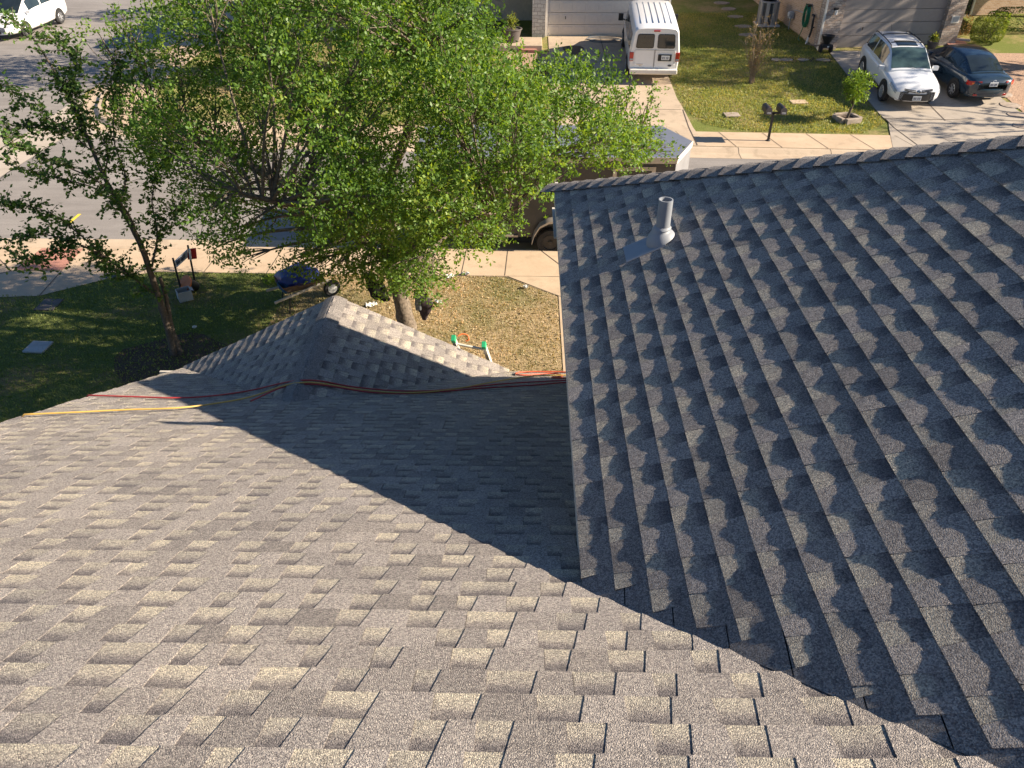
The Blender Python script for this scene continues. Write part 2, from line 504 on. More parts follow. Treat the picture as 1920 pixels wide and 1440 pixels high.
# ------------------------------------------------------------------ the setting: ground sheets
def sheet(name, polys, dz, mats, step=1.0, thick=0.0, midx=None):
    """flat polygons (x,y) cut on a grid and laid on the terrain"""
    bm = bmesh.new()
    for pi, poly in enumerate(polys):
        b2 = bmesh.new()
        f = b2.faces.new([b2.verts.new((p[0], p[1], 0)) for p in poly]); f.normal_update()
        xs = [p[0] for p in poly]; ys = [p[1] for p in poly]
        def cuts(lo, hi):
            k = math.ceil(lo / step)
            while k * step < hi:
                yield k * step
                k += 1
        if max(ys) > 27.0:
            for x in cuts(max(min(xs), -16), min(max(xs), 1)):
                bmesh.ops.bisect_plane(b2, geom=b2.verts[:] + b2.edges[:] + b2.faces[:], plane_co=(x, 0, 0), plane_no=(1, 0, 0))
            for y in [27.7 + 2.0 * k for k in range(0, 21) if min(ys) < 27.7 + 2.0 * k < max(ys)]:
                bmesh.ops.bisect_plane(b2, geom=b2.verts[:] + b2.edges[:] + b2.faces[:], plane_co=(0, y, 0), plane_no=(0, 1, 0))
        bmesh.ops.triangulate(b2, faces=b2.faces[:], quad_method='FIXED', ngon_method='EAR_CLIP')
        tmp = bpy.data.meshes.new('tmp'); b2.to_mesh(tmp); b2.free()
        n0 = len(bm.faces); bm.from_mesh(tmp); bpy.data.meshes.remove(tmp)
        bm.faces.ensure_lookup_table()
        for f in bm.faces[n0:]: f.material_index = (midx[pi] if midx else 0)
    for v in bm.verts: v.co.z = terrain(v.co.x, v.co.y) + dz
    bmesh.ops.recalc_face_normals(bm, faces=bm.faces)
    for f in bm.faces:
        if f.normal.z < 0: f.normal_flip()
    me = bpy.data.meshes.new(name); bm.to_mesh(me); bm.free()
    if not isinstance(mats, (list, tuple)): mats = [mats]
    for m in mats: me.materials.append(m)
    o = bpy.data.objects.new(name, me); COL.objects.link(o)
    return structure(o)

def strip_poly(a, b, w):
    a = Vector(a); b = Vector(b); d = (b - a).normalized(); n = Vector((-d.y, d.x)) * w / 2
    return [(a + n)[:], (b + n)[:], (b - n)[:], (a - n)[:]]

RZ = -0.12       # level of the carriageway below the lots
def far_edge(x): return 25.85 - 0.045 * x       # back of the far kerb
sheet('ground', [[(-140, -60), (140, -60), (140, 200), (-140, 200)]], -0.16, M['lawn_far'])
sheet('road', [[(-120, 17.5), (80, 17.5), (80, 22), (80, far_edge(80) - .6), (-16.3, far_edge(-16.3) + .3), (-17.8, 31), (-18.2, 150), (-28.5, 150), (-28.5, 28), (-120, 28)]], RZ, M['asphalt'])
# near lot
NEAR = [(-60, -30), (14, -30), (14, 16.2), (-8.7, 16.3), (-9.7, 15.95), (-10.9, 15.08), (-11.8, 15.0), (-60, 15.0)]
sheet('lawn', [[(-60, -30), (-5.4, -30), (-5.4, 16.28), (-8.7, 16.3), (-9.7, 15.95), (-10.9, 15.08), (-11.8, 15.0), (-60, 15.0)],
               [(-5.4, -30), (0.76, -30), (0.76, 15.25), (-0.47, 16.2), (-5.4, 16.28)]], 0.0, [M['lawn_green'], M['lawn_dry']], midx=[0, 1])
nw = sheet('sidewalk', [[(-60, 14.9), (-11.8, 14.95), (-10.9, 15.03), (-9.7, 15.9), (-8.7, 16.25), (-0.47, 16.15), (14, 16.15), (14, 17.6), (-60, 17.6)]], 0.008, M['concrete'])
jm = [strip_poly((x, 16.2), (x + .04, 17.6), .016) for x in (-1.5, -0.47, -3.1, -4.6, -6.1, -7.6)]
jm += [strip_poly((-0.47, 16.15), (0.82, 15.2), .02), strip_poly((0.4, 17.55), (0.86, 16.75), .02), strip_poly((-8.6, 16.2), (14, 16.12), .012),
       strip_poly((-10.9, 15.03), (-11.0, 16.25), .022), strip_poly((-12.2, 16.22), (-11.0, 16.25), .022), strip_poly((-12.2, 16.22), (-12.9, 16.9), .022), strip_poly((-12.2, 16.22), (-13, 15.6), .022),
       strip_poly((-9.9, 16.4), (-9.5, 16.5), .016)]
sheet('sidewalk_joint', jm, 0.014, M['joint'])
sheet('driveway', [[(0.76, -2), (6.6, -2), (6.6, 16.15), (0.76, 16.15)], [(-0.42, 16.18), (0.76, 15.25), (0.76, 16.15)]], 0.012, M['concrete'])
def curb(name, path, mat, prof=((0, .010), (.12, .006), (.17, -.02), (.30, -.098), (.40, -.108), (.78, -.112), (.78, -.14)), flip=1, joints=3.0):
    """kerb and gutter swept along a path; offset runs from the lot towards the road"""
    m = MB(); P = [Vector((p[0], p[1])) for p in path]; rows = []
    for i, p in enumerate(P):
        t = (P[min(i + 1, len(P) - 1)] - P[max(i - 1, 0)]).normalized()
        n = Vector((t.y, -t.x)) * flip
        rows.append([(p.x + n.x * o, p.y + n.y * o, terrain(p.x, p.y) + z) for o, z in prof])
    m.grid(rows)
    # sawn joints across the kerb
    acc = 0
    for i in range(1, len(P)):
        seg = P[i] - P[i - 1]; L = seg.length; t = seg / L; n = Vector((t.y, -t.x)) * flip
        d = joints - acc
        while d < L:
            q = P[i - 1] + t * d
            z0 = terrain(q.x, q.y)
            for (o0, a), (o1, b) in zip(prof[:-2], prof[1:-1]):
                c = [q + n * o0 - t * .008, q + n * o0 + t * .008, q + n * o1 + t * .008, q + n * o1 - t * .008]
                m.add([(c[0].x, c[0].y, z0 + a + .004), (c[1].x, c[1].y, z0 + a + .004), (c[2].x, c[2].y, z0 + b + .004), (c[3].x, c[3].y, z0 + b + .004)], [(0, 1, 2, 3)], 1)
            d += joints
        acc = (acc + L) % joints
    return structure(m.build(name, [mat, M['joint']]))
curb('curb', [(-40, 17.5)] + [(x, 17.5) for x in range(-38, 14, 2)], M['curb'], flip=-1)
ret = [(-13.0, 26.95), (-13.9, 27.25), (-14.8, 27.8), (-15.6, 28.6), (-16.25, 29.8), (-16.75, 31.2)]
far_line = [(40, far_edge(40))] + [(x, far_edge(x)) for x in range(38, -12, -2)] + ret + [(-16.95, 33 + 3 * k) for k in range(0, 12)]
curb('far_curb', far_line, M['curb'], flip=-1)
# cross gutter of the side street and the concrete in the crook of the corner
sheet('gutter', [[(-17.6, 21.0), (-16.2, 21.0), (-16.1, 26.6), (-13.3, 26.2), (-14.2, 26.75), (-15.1, 27.3), (-16.0, 28.2), (-16.8, 29.5), (-17.4, 31.2), (-17.75, 31.2)],
                 [(-120, 24.6), (-17.6, 24.6), (-17.6, 26.4), (-120, 26.4)]], RZ + .012, M['gutter'])
# far lot
FAR = [(p[0], p[1]) for p in far_line]
lot = [(80, 150), (-17.0, 150)] + [(p[0] + .01, p[1]) for p in reversed(FAR)] + [(80, far_edge(40))]
sheet('far_lot', [lot], -0.012, M['lawn_far'], step=1.0)
fs = [(x, far_edge(x) + .05) for x in range(40, -12, -2)]
fb = [(x, far_edge(x) + 1.62) for x in range(-10, 42, 2)]
sheet('far_sidewalk', [fs + [(-12.9, 26.95), (-13.8, 27.25), (-14.7, 27.8), (-15.5, 28.6), (-16.1, 29.8), (-16.6, 31.2), (-16.75, 70), (-15.2, 70), (-15.1, 33), (-14.7, 31.3), (-13.6, 29.4), (-12.2, 28.2)] + fb], 0.006, M['concrete'])
jm = []
for x in np.arange(-9.5, 30, 1.5):
    jm.append(strip_poly((x, far_edge(x) + .06), (x - .28, far_edge(x) + 1.6), .02))
sheet('far_sidewalk_joint', jm, 0.014, M['joint'])
# driveways across the street
g1 = [gp(1024, 69), gp(1260, 100), gp(1261, 153), gp(1282, 208), gp(1300, 262)]
dl = 0.95; dr = 5.75
sheet('van_driveway', [[(0.2, far_edge(0) + .06), (6.0, far_edge(6) + .06), (5.85, 29.2), (dr, 30.5), (dr, 38.1), (dl, 38.1), (dl, 29.4)]], 0.012, M['drive'])
sheet('van_driveway_joint', [strip_poly((3.42, 29.4), (3.33, 38.1), .03), strip_poly((dl, 29.45), (dr, 29.3), .02), strip_poly((dl, 33.6), (dr, 33.55), .02), strip_poly((5.8, 29.3), (5.72, far_edge(5.7) + .1), .03), strip_poly((5.8, 29.3), (6.9, 28.1), .02)], 0.02, M['joint'])
brL = [gp(1551, 93), gp(1640, 200), gp(1672, 232), gp(1700, 268)]
brR = [gp(1800, 100), gp(1860, 185), gp(1912, 238), gp(1935, 265)]
sheet('brick_house_driveway', [[(12.1, far_edge(12) + .06), (18.6, far_edge(18) + .06)] + [(18.2, 28.0), (18.15, 30.5), (18.6, 36.2), (13.2, 36.2), (13.0, 31.5), (12.95, 29.0), (13.0, 28.2)]], 0.012, M['driveway_grey'])
sheet('brick_house_driveway_joint', [strip_poly((15.1, 28.4), (15.2, 34), .035), strip_poly((12.95, 28.55), (18.2, 28.4), .03), strip_poly((13.0, 32.6), (18.3, 32.4), .025), strip_poly((13.0, 28.6), (13.1, far_edge(13) + .1), .03)], 0.02, M['joint'])
# oil stain on the van driveway
m = MB(); c = gp(1075, 95)
pts = [(c.x + .42 * math.cos(a) * (1 + .25 * math.sin(3 * a)), c.y + .8 * math.sin(a) * (1 + .2 * math.cos(2 * a))) for a in np.linspace(0, 2 * math.pi, 18)[:-1]]
sheet('oil_stain', [pts], 0.022, M['oil'])
# paths, gravel, mulch
sheet('gravel_bed', [[(-1.1, 33.5), (dl, 33.5), (dl, 35.9), (-1.1, 35.9)], [(18.25, 28.2), (21.5, 28.2), (22.5, 36.0), (18.65, 36.0)]], 0.004, M['gravel'])
sheet('path', [[gp(1440, 106)[:2], gp(1568, 108)[:2], gp(1562, 117)[:2], gp(1440, 116)[:2]]], 0.004, M['mulch'])
mul = []
for cx, cy, r in ((-6.9, 12.4, 1.15), (-3.0, 12.2, .8)):
    mul.append([(cx + r * math.cos(a) * (1 + .15 * math.sin(3 * a)), cy + r * .9 * math.sin(a) * (1 + .12 * math.cos(4 * a))) for a in np.linspace(0, 2 * math.pi, 20)[:-1]])
sheet('mulch_bed', mul, 0.006, M['mulch'])
tp = sheet('tactile_paving', [[(-12.15, 16.26), (-11.0, 16.29), (-11.05, 17.45), (-12.1, 17.45)]], 0.016, M['terracotta'])
sheet('road_paint', [strip_poly(gp(131, 418, RZ)[:2], gp(150, 402, RZ)[:2], .09)], RZ + .016, M['yellow_paint'])

# ------------------------------------------------------------------ the house we stand on
CS, SN = 2 / math.sqrt(5), 1 / math.sqrt(5)
EXPO = 0.15
EY, EZ = 8.295, 2.70            # eave of the low front slope
BX, BZ, BY = 0.2625, 5.744, 6.97   # eave of the upper roof, its far corner
VY = EY - 2 * (BZ - EZ)         # where the upper eave dies into the low slope
RX, RW = -2.34, 2.15            # ridge and half width of the little gable
RAKE = -4.494
def zA(y): return EZ + (EY - y) * 0.5
def zC(x): return EZ + (RW - abs(x - RX)) * 0.5
def roof_z(x, y):
    z = zA(y) if y < EY + .02 else -9
    if y < EY + .06 and abs(x - RX) < RW: z = max(z, zC(x))
    return z
house = thing('house', 'grey shingled house in the foreground with low front roof, small gable and taller hipped roof', 'house', (-2.0, 3.0, 0.0))

class Tabs:
    def __init__(s): s.v = []; s.f = []; s.tone = []; s.rec = []; s.vf = []; s.m = []
    def quad(s, P, tone, rec, vf, mat=0):
        b = len(s.v); s.v += P; s.tone += [tone] * len(P); s.rec += [rec] * len(P); s.vf += vf
        s.f.append(tuple(range(b, b + len(P)))); s.m.append(mat)

def _valley_profile():
    """height over the low slope across the valley: courses bridge it, rise to the upper pitch and settle back"""
    S = np.linspace(-.5, 2.4, 1451); sl = np.interp(S, [-.5, -.34, -.05, .02, .16, 2.4], [0, 0, .51, .51, .41, .41])
    H = np.concatenate([[0], np.cumsum((sl[1:] + sl[:-1]) * .5 * np.diff(S))])
    return S, np.maximum(0, np.maximum(H, S * .5) - np.maximum(0, S * .5)) * (1 - np.clip((S - .5) / 1.4, 0, 1))
VS, VH = _valley_profile()
def fillet(p):
    if p.y > VY + .04: return p
    s_ = p.x - (BX + (VY - p.y))
    if s_ < -.34 or s_ > 1.9: return p
    return Vector((p.x, p.y, p.z + float(np.interp(s_, VS, VH)) * .20 * smooth(VY + .04, VY - .65, p.y) if p.y > VY - .65 else p.z + float(np.interp(s_, VS, VH)) * .20))

def slope(name, O, U, W, Nn, nrows, ulim, seed, clips=(), sub=1, wav=0.0, label=None, tb=.0042, tt=.0034):
    """courses of laminated shingles: recessed base and raised teeth, every butt a real step"""
    rnd = random.Random(seed); T = Tabs()
    O, U, W, Nn = Vector(O), Vector(U), Vector(W), Vector(Nn)
    def P(u, v, h): return O + U * u + W * v + Nn * h
    def wv(u, r): return wav * (math.sin(u * 23 + r * 2.4) + .7 * math.sin(u * 51 + r * 5.1) + .6 * math.sin(u * 9 + r * 1.7))
    for r in range(nrows):
        lo, hi = ulim(r)
        if hi <= lo: continue
        u = lo - rnd.uniform(0, .2); tooth = rnd.random() < .5
        vj = rnd.uniform(-.003, .003)
        lift = rnd.uniform(0, .0012)
        v1 = EXPO + .012
        strip = rnd.random()
        while u < hi:
            w = rnd.choice((.09, .105, .12, .13, .145, .16, .18)) * (1.0 if tooth else .95)
            a, b = max(u, lo), min(u + w, hi)
            u += w
            if b - a < .012: tooth = not tooth; continue
            if tooth: a += .0042
            elif rnd.random() < .25: a += .0018
            tone = min(1, max(0, rnd.gauss(.5, .27)))
            skew = .028 if tooth else 0
            h0 = tb + lift + (tt if tooth else 0); h1 = .0002 + (tt if tooth else 0)
            n = max(1, int((b - a) / .035)) if sub > 1 else 1
            v0 = r * EXPO + vj + rnd.uniform(-.0012, .0012)
            for k in range(n):
                ua, ub = a + (b - a) * k / n, a + (b - a) * (k + 1) / n
                sa = skew * (1 - k / n); sb = skew * (1 - (k + 1) / n)
                ha, hb = h0 + wv(ua, r), h0 + wv(ub, r)
                # the tooth's sun-away edge runs askew
                T.quad([P(ua - sa * 0, v0, ha), P(ub, v0, hb), P(ub - sb, EXPO * 0 + r * EXPO + v1, h1), P(ua - sa, r * EXPO + v1, h1)], tone, 0.0 if tooth else 1.0, [0, 0, 1, 1])
                T.quad([P(ua, v0, -.004), P(ub, v0, -.004), P(ub, v0, hb), P(ua, v0, ha)], tone * .6, 0.0, [0, 0, 0, 0])
            if tooth:
                T.quad([P(a, v0, -.004), P(a, v0, h0), P(a - skew, r * EXPO + v1, h1), P(a - skew, r * EXPO + v1, -.004)], tone, 0.0, [0] * 4)
                T.quad([P(b, v0, -.004), P(b, v0, h0), P(b, r * EXPO + v1, h1), P(b, r * EXPO + v1, -.004)], tone, 0.0, [0] * 4)
            tooth = not tooth
            if rnd.random() < .02: tooth = not tooth
    # the deck below
    lo = min(ulim(r)[0] for r in range(nrows)); hi = max(ulim(r)[1] for r in range(nrows))
    T.quad([P(lo, 0, -.005), P(hi, 0, -.005), P(hi, nrows * EXPO, -.005), P(lo, nrows * EXPO, -.005)], .3, 0, [0] * 4, 1)
    me = bpy.data.meshes.new(name)
    off = Vector(house.location)
    if name in ('front_slope', 'upper_slope'): T.v = [fillet(p) for p in T.v[:-4]] + T.v[-4:]
    me.from_pydata([tuple(p - off) for p in T.v], [], T.f)
    for nm, vals in (('tone', T.tone), ('rec', T.rec), ('vf', T.vf)):
        at = me.attributes.new(nm, 'FLOAT', 'POINT'); at.data.foreach_set('value', vals)
    me.materials.append(M['shingle']); me.materials.append(M['deck'])
    me.polygons.foreach_set('material_index', T.m)
    bm = bmesh.new(); bm.from_mesh(me)
    for co, no in clips:
        bmesh.ops.bisect_plane(bm, geom=bm.verts[:] + bm.edges[:] + bm.faces[:], plane_co=Vector(co) - off, plane_no=no, clear_outer=True)
    for f in bm.faces: pass
    bm.to_mesh(me); bm.free()
    o = bpy.data.objects.new(name, me); COL.objects.link(o); o.parent = house
    if label: o['label'] = label
    return o

def limA(r):
    y = EY - r * EXPO * CS
    return (RAKE - .012 + .006 * math.sin(r * 2.7), 1.25 if y > VY + .2 else min(8.0, BX + (VY - y) + .7))
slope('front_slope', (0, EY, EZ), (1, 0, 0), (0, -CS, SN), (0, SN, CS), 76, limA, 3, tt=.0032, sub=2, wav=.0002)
def limB(r):
    x = BX + r * EXPO * CS
    return (VY - (x - BX) + .05 + .02 * math.sin(r * 1.9) , BY)
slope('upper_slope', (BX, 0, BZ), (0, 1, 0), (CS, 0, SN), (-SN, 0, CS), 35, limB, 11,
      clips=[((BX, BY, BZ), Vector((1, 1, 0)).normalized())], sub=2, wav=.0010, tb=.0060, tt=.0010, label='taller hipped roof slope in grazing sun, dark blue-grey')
FY = 7.64; FZ = BZ - (FY - BY) * .5
slope('upper_front_slope', (0, FY, FZ), (1, 0, 0), (0, -CS, SN), (0, SN, CS), 40, lambda r: (BX + .02, 9.6), 17,
      clips=[((BX, BY, BZ), Vector((-1, -1, 0)).normalized()), ((9.6, FY, BZ), Vector((1, -1, 0)).normalized())])
# little gable: keep what stands above the low slope
cutA = ((0, EY, EZ - .012), Vector((0, -.5, -1)).normalized())
nC = int(RW / CS / EXPO)
slope('gable_left_slope', (RX - RW, 0, EZ), (0, 1, 0), (CS, 0, SN), (-SN, 0, CS), nC, lambda r: (5.8, EY + .05), 23, clips=[cutA], sub=2, wav=.0009, tb=.0060, tt=.0010, label='small gable roof, left slope')
slope('gable_right_slope', (RX + RW, 0, EZ), (0, 1, 0), (-CS, 0, SN), (SN, 0, CS), nC, lambda r: (5.8, EY + .05), 29, clips=[cutA], label='small gable roof, right slope')

def caps(name, A, D, SL, SR, count, wid=.15, label=None, start=0.0, hgt=.014):
    """bent cap shingles lapped along a hip or ridge: A start, D direction, SL/SR directions down the two slopes"""
    A, D, SL, SR = Vector(A), Vector(D).normalized(), Vector(SL).normalized(), Vector(SR).normalized()
    up = -(SL + SR).normalized(); T = Tabs(); rnd = random.Random(5)
    for k in range(count):
        tone = min(1, max(0, rnd.gauss(.5, .2)))
        for s0, s1, h0, h1 in ((k * EXPO, (k + 1) * EXPO + .02, hgt, hgt * .42),):
            def ring(s, h):
                pts = []
                for q in (-1, -.6, -.28, -.1, 0, .1, .28, .6, 1):
                    S = SL if q < 0 else SR
                    pts.append(A + D * s + S * abs(q) * wid + up * (h - .012 * max(0, 1 - abs(q) * 3.2)))
                return pts
            a, b = ring(s0 + rnd.uniform(-.004, .004), h0), ring(s1, h1); low = ring(s0, -.004)
            for i in range(8):
                T.quad([a[i], a[i + 1], b[i + 1], b[i]], tone, 0, [0, 0, 1, 1])
                T.quad([low[i], low[i + 1], a[i + 1], a[i]], tone * .5, 0, [0] * 4)
    me = bpy.data.meshes.new(name); off = Vector(house.location)
    me.from_pydata([tuple(p - off) for p in T.v], [], T.f)
    for nm, vals in (('tone', T.tone), ('rec', T.rec), ('vf', T.vf)):
        at = me.attributes.new(nm, 'FLOAT', 'POINT'); at.data.foreach_set('value', vals)
    me.materials.append(M['cap'])
    o = bpy.data.objects.new(name, me); COL.objects.link(o); o.parent = house
    if label: o['label'] = label
    return o
hipD = Vector((1, -1, .5)).normalized()
# directions lying in each roof plane, square to the hip
nB = Vector((-SN, 0, CS)); nF = Vector((0, SN, CS))
sB = nB.cross(hipD); sB = sB if sB.z < 0 else -sB
sF = nF.cross(hipD); sF = sF if sF.z < 0 else -sF
caps('hip_cap', Vector((BX, BY, BZ)) + hipD * -.06, hipD, sB, sF, 46, .155, hgt=.024)
caps('ridge_cap', (RX, EY + .06, EZ + RW * .5 + .004), (0, -1, 0), (-CS, 0, -SN), (CS, 0, -SN), 15, .16)
# woven strip in the valley between the low slope and the taller roof
T = Tabs(); rnd = random.Random(8)
vd = Vector((1, -1, .5)); L = 5.0
for k in range(30):
    a = Vector((BX, VY, BZ)) + vd * (k * .165); b = Vector((BX, VY, BZ)) + vd * ((k + 1) * .165)
    h = nB * (.0015 + rnd.uniform(0, .003)); tone = rnd.uniform(.3, .7)
    e = Vector((.03, .42, .015))
    for q in range(4):
        f0, f1 = q / 4, (q + 1) / 4; w = Vector((.004, -.004, .002))
        T.quad([a + e * f0 + h, b + e * f0 + h - w, b + e * f1 + h - w, a + e * f1 + h], tone, 0, [.5] * 4)
T.v = [fillet(p) for p in T.v]
me = bpy.data.meshes.new('valley_strip'); off = Vector(house.location)
me.from_pydata([tuple(p - off) for p in T.v], [], T.f)
for nm, vals in (('tone', T.tone), ('rec', T.rec), ('vf', T.vf)):
    at = me.attributes.new(nm, 'FLOAT', 'POINT'); at.data.foreach_set('value', vals)
me.materials.append(M['cap'])
o = bpy.data.objects.new('valley_strip', me); COL.objects.link(o); o.parent = house
# back slopes, walls, fascia, soffit
m = MB()
ridY = EY - 75.5 * EXPO * CS; ridZ = zA(ridY); brx = 4.93; brz = BZ + (brx - BX) * .5
m.add([(RAKE, ridY, ridZ - .01), (9.5, ridY, ridZ - .01), (9.5, ridY - 9, ridZ - 4.5), (RAKE, ridY - 9, ridZ - 4.5)], [(0, 1, 2, 3)])
m.add([(brx, 2.32, brz - .01), (brx, ridY, brz - .01), (9.6, ridY, BZ), (9.6, BY, BZ)], [(0, 1, 2, 3)])
m.build('rear_slope', M['cap'], house, world=True)
m = MB()
m.box((RAKE + .015, EY / 2 + 1.0 + ridY / 2 - .98, (EZ + ridZ) / 2 - .13), (.03, math.hypot(EY - ridY, ridZ - EZ) - .05, .16), rx=-math.atan(.5))
m.box((-1.6 - .3, EY - .02, EZ - .12), (5.8, .03, .17))
m.box((BX + .03, (VY + BY) / 2 + .1, BZ - .13), (.03, BY - VY + .1, .20))
m.box((BX + 4.6, FY - .03, FZ - .11), (9.1, .03, .18))
m.build('fascia', M['fascia'], house, world=True)
m = MB(); m.box((BX + .27, (VY + BY) / 2 + .2, BZ - .235), (.46, BY - VY + .3, .02)); m.box((.46, BY + .36, FZ - .20), (.36, .74, .02))
m.build('soffit', M['fascia'], house, world=True)
m = MB()
m.box((5.0, 2.2, 2.72), (8.7, 8.6, 5.44)); m.box((5.0, 6.97, 2.55), (8.7, 1.3, 5.1))
m.box((RAKE / 2 + .3, 2.0, 1.25), (4.0, 12.0, 2.5))
m.prism([(RX - RW + .25, EY - .3, 0), (RX + RW - .25, EY - .3, 0), (RX + RW - .25, EY - .3, EZ - .02), (RX, EY - .3, EZ + RW * .5 - .16), (RX - RW + .25, EY - .3, EZ - .02)], (0, .06, 0))
m.build('wall', M['siding'], house, world=True)
# plumbing vent
pb = Vector((.955, 5.01, BZ + (.955 - BX) * .5))
pipe = MB()
pipe.lathe([(.049, -.02), (.049, .300), (.0495, .303), (.041, .303), (.040, .20)], pb, 24)
po = pipe.build('vent_pipe', M['flashing'], house, smooth=40, world=True)
fl = MB()
def bp(u, v, h): return pb + Vector((0, 1, 0)) * u + Vector((CS, 0, SN)) * v + nB * h
fl.add([bp(-.12, -.27, .012), bp(.12, -.27, .012), bp(.12, .02, .011), bp(-.12, .02, .011), bp(-.12, -.27, 0), bp(.12, -.27, 0), bp(.12, .02, 0), bp(-.12, .02, 0)],
       [(0, 1, 2, 3), (0, 4, 5, 1), (1, 5, 6, 2), (3, 2, 6, 7), (0, 3, 7, 4)])
rings = []
for rr, hh, k in ((.105, .012, 1), (.10, .03, 1), (.085, .055, .8), (.070, .072, .55), (.062, .085, .3), (.066, .095, .15), (.060, .103, 0), (.054, .108, 0), (.051, .112, 0)):
    ring = []
    for i in range(24):
        a = 2 * math.pi * i / 24
        base = bp(rr * math.cos(a), rr * math.sin(a), hh); vert = pb + Vector((rr * math.sin(a), rr * math.cos(a), hh))
        ring.append(base * k + vert * (1 - k) + Vector((0, 0, 0)))
    rings.append(ring)
fl.grid(rings, closed=True)
fl.build('flashing', M['flashing'], house, smooth=50, world=True)

# ------------------------------------------------------------------ hoses and ladder on the roof
def roof_hit(px, py, lift=.0):
    d = cam_ray(px, py); t = 1.0
    while t < 25:
        p = EYE + d * t
        if p.z <= roof_z(p.x, p.y) + lift: return p
        t += .004
    return EYE + d * 12
def hose_path(pts, lift, n=6):
    return curve_pts([roof_hit(x, y, lift) for x, y in pts], n)
red1 = hose_path([(166, 741), (255, 744), (330, 746), (400, 742), (470, 732), (530, 718), (570, 713), (605, 715), (660, 725), (730, 732), (800, 733), (860, 728), (950, 719), (1060, 713), (1100, 711)], .026)
m = MB()
def drape(path, drop=1.6):
    p = path[0]
    return [p + Vector((-.10, .0, -drop)), p + Vector((-.085, 0, -.25)), p + Vector((-.06, 0, -.05))] + path
m.tube(drape(red1), .0085, 8)
m.tube(hose_path([(470, 752), (530, 726), (575, 720), (620, 724), (690, 735), (760, 738), (830, 734), (900, 728), (1000, 722), (1060, 717), (1100, 716)], .026), .0085, 8)
tag(m.build('air_hose', M['hose_red'], smooth=60, origin=red1[0]), 'red air hose snaking across the low front roof and over the small gable', 'hose')
yel = hose_path([(46, 777), (140, 773), (240, 768), (330, 765), (400, 757), (470, 744), (530, 724), (570, 717), (610, 720), (670, 730), (740, 736), (800, 735), (860, 728), (920, 717), (980, 707), (1030, 704), (1100, 703)], .036)
m = MB(); m.tube(drape(yel), .0085, 8)
tag(m.build('air_hose', M['hose_yellow'], smooth=60, origin=yel[0]), 'pale yellow air hose running beside the red one along the roof', 'hose')
coil = hose_path([(1100, 699), (1040, 697), (990, 697), (970, 699), (968, 702), (985, 703), (1030, 700), (1050, 702), (1053, 706), (1035, 707), (1050, 709), (1100, 707)], .02)
for p in coil: p.z = max(p.z, 2.70)
m = MB(); m.tube(coil, .0095, 8)
tag(m.build('air_hose', M['hose_orange'], smooth=60, origin=coil[0]), 'orange-red hose looped at the roof edge beside the taller roof', 'hose')

yl = 8.50
tR = at_y(907, 646, yl - .10); bR = at_y(924, 684, yl); tL = at_y(850, 634, yl - .10); bL = at_y(856.5, 655, yl)
lad = thing('ladder', 'aluminium extension ladder with green rail tips leaning against the small gable', 'ladder', ((tR.x + tL.x) / 2, 9.3, 0))
slx = (bR - tR) / (tR.z - bR.z)
def rail(top, nm):
    m = MB(); foot = top + Vector((.62, .95, -top.z + .02))
    d = (foot - top).normalized(); side = Vector((1, 0, 0)); back = d.cross(side)
    a, w, t = top, .021, .046
    def c(s, q): return [s + side * -w + back * -t, s + side * w + back * -t, s + side * w + back * t, s + side * -w + back * t]
    m.prism(c(top, 0), foot - top)
    o = m.build('rail', M['metal'], lad, world=True)
    m = MB(); m.prism(c(top - d * .010, 0), d * .055); 
    for i, p in enumerate(m.v): m.v[i] = tuple(Vector(p) + (Vector(p) - (top + d * .02)).project(side) * .28 + (Vector(p) - (top + d * .02)).project(back) * .12)
    k = m.build('tip', M['fibreglass'], o, bevel=.006)
    k.location = -Vector(lad.location)
    return top, foot
r1 = rail(tR, 'r'); l1 = rail(tL, 'l')
for k in range(10):
    f = .105 / (tR.z / math.cos(.3)) + k * .30 / (tR.z / math.cos(.38))
    a = r1[0].lerp(r1[1], f); b = l1[0].lerp(l1[1], f)
    if a.z < .1: break
    m = MB(); m.tube([a, b], .017, 10); m.build('rung', M['metal'], lad, smooth=50, world=True)
a = l1[0] + Vector((.05, .10, -.03))
m = MB(); m.tube(curve_pts([a + Vector((0, 0, .0)), a + Vector((.05, .03, .012)), a + Vector((.12, .03, -.005)), a + Vector((.14, .0, -.05)), a + Vector((.10, -.01, -.07))], 5), .011, 8)
tag(m.build('strap', M['orange'], smooth=60, origin=a), 'short orange strap hooked behind the top rung of the ladder', 'strap')
